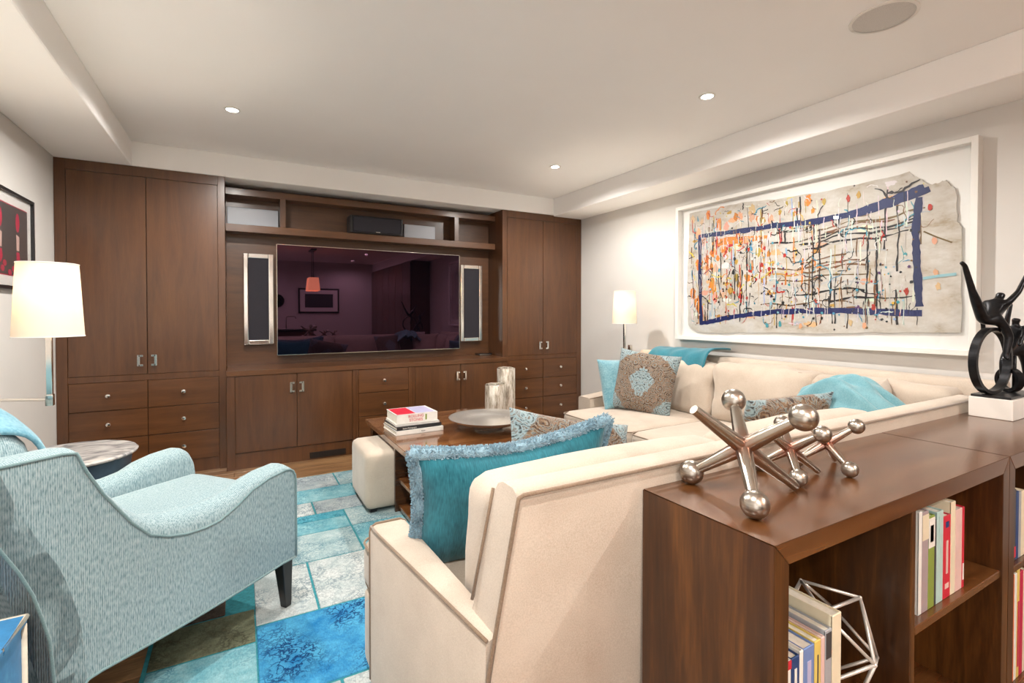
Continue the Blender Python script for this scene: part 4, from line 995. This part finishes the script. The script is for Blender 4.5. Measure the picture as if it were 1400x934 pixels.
V2 = [(0, 0, 0, .022), (.012, 0, .036, .020), (.010, 0, .075, .026), (.008, 0, .10, .020), (.006, 0, .116, .010), (.004, -.004, .140, .022),
      (-.012, .018, -.010, .020), (-.050, .02, -.05, .016), (-.058, .02, -.125, .011), (-.075, .02, -.135, .008),
      (.02, -.018, -.010, .020), (.055, -.02, -.055, .016), (.075, -.02, -.13, .011), (.060, -.025, -.14, .008),
      (.0, -.034, .098, .013), (-.045, -.04, .075, .010), (-.075, -.036, .035, .008), (-.082, -.036, .02, .009),
      (.018, .034, .10, .013), (.06, .04, .14, .010), (.09, .04, .19, .008), (.094, .04, .205, .009)]
E2 = [(0, 1), (1, 2), (2, 3), (3, 4), (4, 5), (0, 6), (6, 7), (7, 8), (8, 9), (0, 10), (10, 11), (11, 12), (12, 13), (2, 14), (14, 15), (15, 16), (16, 17), (2, 18), (18, 19), (19, 20), (20, 21)]
f2 = figure('acrobat_figure', V2, E2); f2.location = (.115, .0, .27)
cyl_bm = nb(); cyl(cyl_bm, (.115, 0, .09), (.115, 0, .27), .007, seg=10); obj('support_rod', cyl_bm, 'bronze_black', t, True)

# ------------------------------------------------------------------ framed pictures
t = thing('framed_painting', 'very large white box-framed abstract painting on torn paper over the sofa', 'painting', (XR, 2.077, 1.02))
FY0, FY1, FZ0, FZ1, FD = 1.055, 3.10, 1.02, 2.19, .062
bm = nb(); fw = .030
for a in ((FY0, FY0+fw, FZ0, FZ1), (FY1-fw, FY1, FZ0, FZ1), (FY0+fw, FY1-fw, FZ0, FZ0+fw), (FY0+fw, FY1-fw, FZ1-fw, FZ1)):
    box(bm, (XR-FD, a[0], a[2]), (XR-.001, a[1], a[3]), .0015, 1)
lc(obj('frame', bm, 'white_trim', t), t)
lc(obj('backing_board', B((XR-.012, FY0+fw, FZ0+fw), (XR-.002, FY1-fw, FZ1-fw)), 'mat_board', t), t)
outline = [(.125, 1.098), (.41, 1.10), (.7, 1.092), (.95, 1.06), (1.189, 1.051), (1.45, 1.05), (1.725, 1.059), (1.775, 1.01), (1.826, .959), (1.86, .962), (1.896, .972), (1.925, .93), (1.942, .911), (1.945, .82), (1.95, .731), (1.962, .71), (1.972, .692), (1.968, .4), (1.973, .123), (1.858, .119), (1.5, .108), (1.198, .092), (.7, .08), (.243, .062), (.16, .09), (.118, .127), (.112, .28), (.101, .448), (.115, .75)]
random.seed(5)
rag = []
for (a0, b0), (a1, b1) in zip(outline, outline[1:]+outline[:1]):
    for k in range(5):
        f = k/5; rag.append((a0+(a1-a0)*f+random.uniform(-.004, .004), b0+(b1-b0)*f+random.uniform(-.004, .004)))
PX = XR-.026
bm = nb(); prism(bm, [(FY1-a, FZ0+b_) for a, b_ in rag], PX, PX+.006, 'X'); bmesh.ops.triangulate(bm, faces=[f for f in bm.faces if len(f.verts) > 4])
lc(obj('torn_sheet', bm, 'art_paper', t), t)
# paint: strokes, drips and spatter as thin raised marks
marks = []; layer = [0]
def inside(a, b_):
    n = len(outline); c = False; j = n-1
    for i in range(n):
        (x1, y1), (x2, y2) = outline[i], outline[j]
        if (y1 > b_) != (y2 > b_) and a < (x2-x1)*(b_-y1)/(y2-y1)+x1: c = not c
        j = i
    return c
def strip(pts, ws, col):
    L = []; layer[0] += 1; n = len(pts)
    for i, (a, b_) in enumerate(pts):
        p0 = pts[max(0, i-1)]; p1 = pts[min(n-1, i+1)]; dx, dy = p1[0]-p0[0], p1[1]-p0[1]; l = math.hypot(dx, dy) or 1
        w_ = ws[i] if isinstance(ws, list) else ws
        L.append(((a-dy/l*w_, b_+dx/l*w_), (a+dy/l*w_, b_-dx/l*w_)))
    marks.append(('s', L, col, layer[0]))
def blob(a, b_, r, col, st=1.0):
    layer[0] += 1; n = 16
    marks.append(('b', [(a+r*math.cos(k*2*math.pi/n)*random.uniform(.6, 1.2), b_+r*st*math.sin(k*2*math.pi/n)*random.uniform(.6, 1.2)) for k in range(n)], col, layer[0]))
K = dict(blue=(.0045, .014, .085), black=(.010, .010, .012), orange=(.60, .20, .03), red=(.42, .025, .015), ochre=(.45, .27, .05), aqua=(.05, .26, .36), white=(.64, .62, .58), peach=(.62, .36, .22), brown=(.16, .08, .03), yellow=(.62, .48, .06), sky=(.25, .42, .55), purple=(.09, .03, .14), grey=(.42, .42, .42))
def drip(a, b_, l, w_, col):
    pts = []; ws = []; n = max(3, int(l/.025))
    for k in range(n+1):
        a += random.uniform(-.004, .004); pts.append((a, b_-l*k/n)); ws.append(w_*random.uniform(.35, 1.15))
    strip([p for p in pts], ws, col)
def squig(a, b_, n, step, w_, col, turn=.9, ang=None, bias=0):
    pts = []; th = random.uniform(0, 6.28) if ang is None else ang
    for k in range(n):
        pts.append((a, b_)); th += random.uniform(-turn, turn)+bias; a += step*math.cos(th); b_ += step*math.sin(th)
    pts = [p for p in pts if inside(*p)]
    if len(pts) > 2: strip(pts, [w_*random.uniform(.4, 1.2) for _ in pts], col)
def rnd(a0, a1, b0, b1):
    for _ in range(30):
        a, b_ = random.uniform(a0, a1), random.uniform(b0, b1)
        if inside(a, b_) and inside(a, b_-.02): return a, b_
    return .5*(a0+a1), .5
# washes
for _ in range(40): a, b_ = rnd(.12, 1.95, .12, 1.05); blob(a, b_, random.uniform(.02, .05), K[random.choice(('white', 'white', 'grey', 'ochre', 'peach'))] if a > .9 else K[random.choice(('white', 'peach', 'ochre'))], .5)
for _ in range(34): a, b_ = rnd(.12, .5, .3, 1.08); blob(a, b_, random.uniform(.012, .038), K[random.choice(('orange', 'orange', 'peach'))], 1.6)
for _ in range(26): a, b_ = rnd(.4, 1.0, .35, .85); blob(a, b_, random.uniform(.010, .030), K[random.choice(('orange', 'red', 'ochre'))], 1.3)
for _ in range(14): a, b_ = rnd(.55, 1.2, .92, 1.06); blob(a, b_, random.uniform(.012, .03), K[random.choice(('orange', 'peach', 'ochre'))], 1.6)
strip([(.36, .80), (.5, .815), (.68, .80), (.85, .80)], [.022, .03, .026, .01], K['orange'])
# horizontal brown and black lines on the right
for _ in range(20):
    a, b_ = rnd(.75, 1.3, .2, .85); n = random.randint(7, 16); pts = [(a+k*.045, b_+.012*math.sin(k*.7+a*9)+random.uniform(-.006, .006)+.002*k) for k in range(n)]
    pts = [p for p in pts if inside(*p)]
    if len(pts) > 2: strip(pts, [random.uniform(.002, .008) for _ in pts], K[random.choice(('black', 'brown', 'ochre', 'brown', 'grey'))])
# drips
for _ in range(150):
    a, b_ = rnd(.13, 1.2, .25, 1.07); l = random.uniform(.04, .28); l = min(l, b_-.14)
    if l > .02: drip(a, b_, l, random.uniform(.0025, .007), K[random.choice(('black', 'black', 'red', 'orange', 'white', 'white', 'brown', 'ochre', 'aqua', 'sky'))])
for _ in range(60):
    a, b_ = rnd(1.1, 1.80, .25, 1.02); l = min(random.uniform(.05, .30), b_-.16)
    if l > .02: drip(a, b_, l, random.uniform(.002, .006), K[random.choice(('black', 'white', 'white', 'brown', 'grey', 'black'))])
for a, b_, l in ((1.18, .82, .5), (1.22, .80, .36), (1.52, .74, .46), (1.56, .7, .5), (1.665, .9, .42), (1.62, .98, .36), (.93, .3, .18), (1.40, .24, .11), (.62, .3, .14)): drip(a, b_, l, .006, K['black'])
for _ in range(95):
    a, b_ = rnd(.13, 1.25, .2, 1.06); squig(a, b_, random.randint(4, 10), .014, random.uniform(.002, .006), K[random.choice(('black', 'black', 'red', 'aqua', 'brown', 'yellow', 'white', 'orange'))])
for _ in range(34):
    a, b_ = rnd(.9, 1.72, .25, .85); squig(a, b_, random.randint(5, 14), .017, random.uniform(.002, .0055), K[random.choice(('black', 'black', 'brown', 'aqua', 'grey'))])
# blue boundary band
def band(pts, w_):
    P = []
    for (a0, b0), (a1, b1) in zip(pts[:-1], pts[1:]):
        for k in range(10): f = k/10; P.append((a0+(a1-a0)*f, b0+(b1-b0)*f+random.uniform(-.003, .003)))
    P.append(pts[-1]); strip(P, [w_*random.uniform(.75, 1.15) for _ in P], K['blue'])
band([(.224, .885), (.55, .877), (.912, .872), (1.191, .855), (1.552, .869), (1.826, .938)], .020)
band([(1.40, .862), (1.62, .905), (1.80, .955)], .022)
band([(.238, .888), (.24, .531), (.256, .13)], .017); band([(.256, .141), (.55, .20), (.897, .24), (1.362, .247), (1.797, .23)], .020); band([(1.777, .902), (1.761, .709), (1.769, .526), (1.784, .268)], .020)
for _ in range(70):
    a, b_ = rnd(.24, 1.8, .8, .93); drip(a, b_, random.uniform(.04, .12), random.uniform(.0015, .0035), K['white'])
for _ in range(30):
    a = random.uniform(.3, 1.78); drip(a, .27, random.uniform(.05, .11), random.uniform(.0015, .003), K['white'])
for _ in range(170):
    a, b_ = rnd(.13, 1.75, .15, 1.05); squig(a, b_, random.randint(4, 9), .010, random.uniform(.0012, .0035), K[random.choice(('black', 'black', 'black', 'brown', 'white', 'white', 'red', 'aqua'))])
for _ in range(120):
    a, b_ = rnd(.13, 1.72, .25, 1.02); l = min(random.uniform(.02, .14), b_-.14)
    if l > .015: drip(a, b_, l, random.uniform(.001, .0028), K[random.choice(('black', 'white', 'brown', 'ochre', 'white', 'black'))])
# accents
for _ in range(60): a, b_ = rnd(.8, 1.75, .18, .6); blob(a, b_, random.uniform(.004, .011), K[random.choice(('aqua', 'aqua', 'sky', 'black', 'purple'))], 1.1)
for _ in range(46): a, b_ = rnd(.35, 1.0, .3, .75); blob(a, b_, random.uniform(.005, .013), K[random.choice(('red', 'red', 'aqua', 'sky', 'white', 'black'))], 1.4)
for _ in range(170): a, b_ = rnd(.12, 1.8, .1, 1.06); blob(a, b_, random.uniform(.003, .009), K[random.choice(('black', 'black', 'white', 'red', 'yellow', 'brown'))])
for a, b_, c in ((1.40, .97, 'red'), (1.46, .98, 'ochre'), (1.25, .98, 'ochre'), (1.55, .265, 'red'), (1.72, .36, 'red'), (1.85, .64, 'peach'), (1.86, .46, 'peach'), (1.87, .38, 'peach'), (1.83, .83, 'red'), (1.42, .17, 'peach'), (1.5, .15, 'peach'), (.85, .14, 'aqua'), (.95, .15, 'aqua'), (1.1, .14, 'peach')): blob(a, b_, .013, K[c], 1.8)
strip([(1.80, .70), (1.86, .66), (1.93, .62)], .004, K['brown']); strip([(1.80, .43), (1.88, .44), (1.95, .445)], .008, K['sky'])
squig(1.62, .96, 10, .02, .006, K['black']); squig(1.55, 1.0, 9, .018, .005, K['black'], .5, -.3)
bm = nb(); lay = bm.loops.layers.float_color.new('paint')
def q3(a, b_, l): return (PX-.0006-l*2.2e-6, FY1-a, FZ0+b_)
for kind, d, col, l in marks:
    fs = []
    if kind == 'b' and not all(inside(*x) for x in d): continue
    if kind == 's':
        vv = [(bm.verts.new(q3(*x, l)), bm.verts.new(q3(*y_, l))) for x, y_ in d]
        for a, b_ in zip(vv[:-1], vv[1:]): fs.append(bm.faces.new((a[0], a[1], b_[1], b_[0])))
    else: fs.append(bm.faces.new([bm.verts.new(q3(*x, l)) for x in d]))
    cc = [max(0, c*random.uniform(.85, 1.15)) for c in col]
    for f in fs:
        for lp in f.loops: lp[lay] = (*cc, 1)
o = lc(obj('paint_marks', bm, 'paint_marks', t), t); o['kind'] = 'stuff'
lc(obj('glazing', B((XR-.052, FY0+fw, FZ0+fw), (XR-.050, FY1-fw, FZ1-fw)), 'clear_pane', t), t)
# small framed photograph on the left wall
t = thing('framed_picture', 'black framed dark photograph with red flower shapes on the left wall', 'picture', (XL, 3.68, 1.38))
QY0, QY1, QZ0, QZ1 = 3.26, 4.09, 1.385, 1.935
bm = nb(); fw = .018
for a in ((QY0, QY0+fw, QZ0, QZ1), (QY1-fw, QY1, QZ0, QZ1), (QY0+fw, QY1-fw, QZ0, QZ0+fw), (QY0+fw, QY1-fw, QZ1-fw, QZ1)): box(bm, (XL+.001, a[0], a[2]), (XL+.028, a[1], a[3]), .0015, 1)
lc(obj('frame', bm, 'black_satin', t), t)
lc(obj('mat_board', B((XL+.002, QY0+fw, QZ0+fw), (XL+.012, QY1-fw, QZ1-fw)), 'mat_board', t), t)
lc(obj('red_border', B((XL+.012, QY0+.075, QZ0+.075), (XL+.0135, QY1-.075, QZ1-.075)), 'book_crimson', t), t)
lc(obj('photograph', B((XL+.0135, QY0+.081, QZ0+.081), (XL+.015, QY1-.081, QZ1-.081)), 'book_charcoal', t), t)
random.seed(9); bm = nb()
def flat(bm, pts, d=.0008): prism(bm, pts, XL+.015, XL+.015+d, 'X')
def oval(cy, cz, ry, rz, n=14): return [(cy+ry*math.cos(k*2*math.pi/n), cz+rz*math.sin(k*2*math.pi/n)) for k in range(n)]
for cy in (3.86, 3.62, 3.42):
    flat(bm, oval(cy, 1.77, .028, .055)); flat(bm, [(cy-.02, 1.60), (cy+.02, 1.60), (cy+.03, 1.56), (cy+.01, 1.53), (cy-.02, 1.52)])
for _ in range(7): flat(bm, oval(random.uniform(3.36, 3.98), random.uniform(1.475, 1.53), .025, .018, 8), random.uniform(.0009, .0014))
lc(obj('red_shapes', bm, 'book_crimson', t), t)
bm = nb()
for cy in (3.86, 3.62, 3.42): flat(bm, [(cy-.022, 1.70), (cy+.022, 1.69), (cy+.018, 1.61), (cy-.016, 1.61)], .0011)
lc(obj('pale_shapes', bm, 'book_pink', t), t)
lc(obj('glazing', B((XL+.018, QY0+fw, QZ0+fw), (XL+.020, QY1-fw, QZ1-fw)), 'clear_pane', t), t)

# ------------------------------------------------------------------ blue chest in the near corner
t = thing('painted_chest', 'distressed blue painted wooden chest with worn cream edges behind the armchair', 'chest', (-.768, 1.412, 0), 0)
hx, hy, hz = .30, .20, .50
obj('box_body', B((-hx, -hy, .03), (hx, hy, hz-.012), .006), 'worn_blue', t)
for k in range(3): obj('lid_board', B((-hx-.008, -hy-.008+k*(.416/3)+.001, hz-.012), (hx+.008, -hy-.008+(k+1)*(.416/3)-.001, hz+.01), .004, 1), 'worn_blue', t)
for sx in (-1, 1):
    for sy in (-1, 1):
        bm = nb(); tube(bm, [(sx*(hx+.001), sy*(hy+.001), .03), (sx*(hx+.001), sy*(hy+.001), hz-.01)], .008, 6); obj('corner_edge', bm, 'worn_cream', t, True)
bm = nb(); tube(bm, [(a*(hx+.006), b_*(hy+.006), hz+.004) for a, b_ in ((-1, -1), (1, -1), (1, 1), (-1, 1))], .008, 6, True); obj('worn_rim', bm, 'worn_cream', t, True)
for sx in (-1, 1):
    for sy in (-1, 1): obj('foot', B((sx*(hx-.04)-.025, sy*(hy-.04)-.025, .0003), (sx*(hx-.04)+.025, sy*(hy-.04)+.025, .032)), 'worn_cream', t)

# ------------------------------------------------------------------ the room behind, seen in the television
t = thing('pendant_lamp', 'double pendant lamp with two glowing square shades reflected in the television', 'pendant lamp', (1.30, -1.0, 1.7))
obj('canopy', B((-.05, -.22, ZC-1.7-.03), (.05, .22, ZC-1.7), .004), 'black_satin', t)
for s in (-.12, .12):
    bm = nb(); cyl(bm, (0, s, .30), (0, s, ZC-1.7-.03), .006, seg=8); obj('rod', bm, 'black_satin', t)
    bm = nb(); ring_loft(bm, [[Vector((a*.11, s+b_*.11, 0)) for a, b_ in ((-1, -1), (1, -1), (1, 1), (-1, 1))], [Vector((a*.085, s+b_*.085, .26)) for a, b_ in ((-1, -1), (1, -1), (1, 1), (-1, 1))]], True, False)
    obj('shade', bm, 'pendant_glow', t)
    bm = nb(); cyl(bm, (0, s, .20), (0, s, .31), .012, seg=8); obj('socket', bm, 'black_satin', t)
t = thing('framed_print', 'dark framed print with wide pale mat reflected in the television', 'picture', (1.75, YF, 1.25))
obj('frame', B((-.48, .001, 0), (.48, .03, .62), .003), 'black_satin', t); obj('mat_board', B((-.44, .03, .04), (.44, .034, .58)), 'mat_board', t); obj('print', B((-.33, .034, .14), (.33, .037, .48)), 'book_charcoal', t)
t = thing('wall_clock', 'round dark wall clock reflected in the television', 'clock', (.80, YF, 1.55))
bm = nb(); lathe(bm, [(0, 0), (.15, 0), (.16, .012), (.15, .03), (.135, .03), (.13, .022), (0, .022)], seg=40); bmesh.ops.rotate(bm, verts=bm.verts, cent=(0, 0, 0), matrix=Matrix.Rotation(R(-90), 3, 'X')); auto(obj('case', bm, 'black_gloss', t))
obj('hand', B((-.004, .023, -.01), (.004, .026, .10)), 'polished_nickel', t); obj('hand', B((-.01, .023, -.004), (.07, .026, .004)), 'polished_nickel', t)
t = thing('bar_counter', 'dark bar counter with a slim faucet reflected in the television', 'counter', (.55, -1.6, 0))
obj('cabinet_body', B((-.8, -.3, 0), (.8, .3, .88)), 'cabinet_wood', t); obj('counter_top', B((-.85, -.34, .88), (.85, .34, .92), .004), 'black_gloss', t)
bm = nb(); tube(bm, [(.3, 0, .92), (.3, 0, 1.14), (.31, .01, 1.17), (.34, .02, 1.18), (.46, .04, 1.18), (.48, .045, 1.16), (.48, .045, 1.13)], .009, 8); obj('faucet', bm, 'chrome', t, True)
t = thing('wardrobe', 'tall dark wood cabinet wall reflected in the television', 'cabinet', (3.25, -1.8, 0))
obj('body', B((-.18, -1.68, 0), (.21, 1.68, 2.325)), 'cabinet_wood', t)
for k in range(6): obj('door', B((-.20, -1.66+k*.555, .06), (-.18, -1.66+k*.555+.545, 2.30), .002, 1), 'cabinet_wood', t)
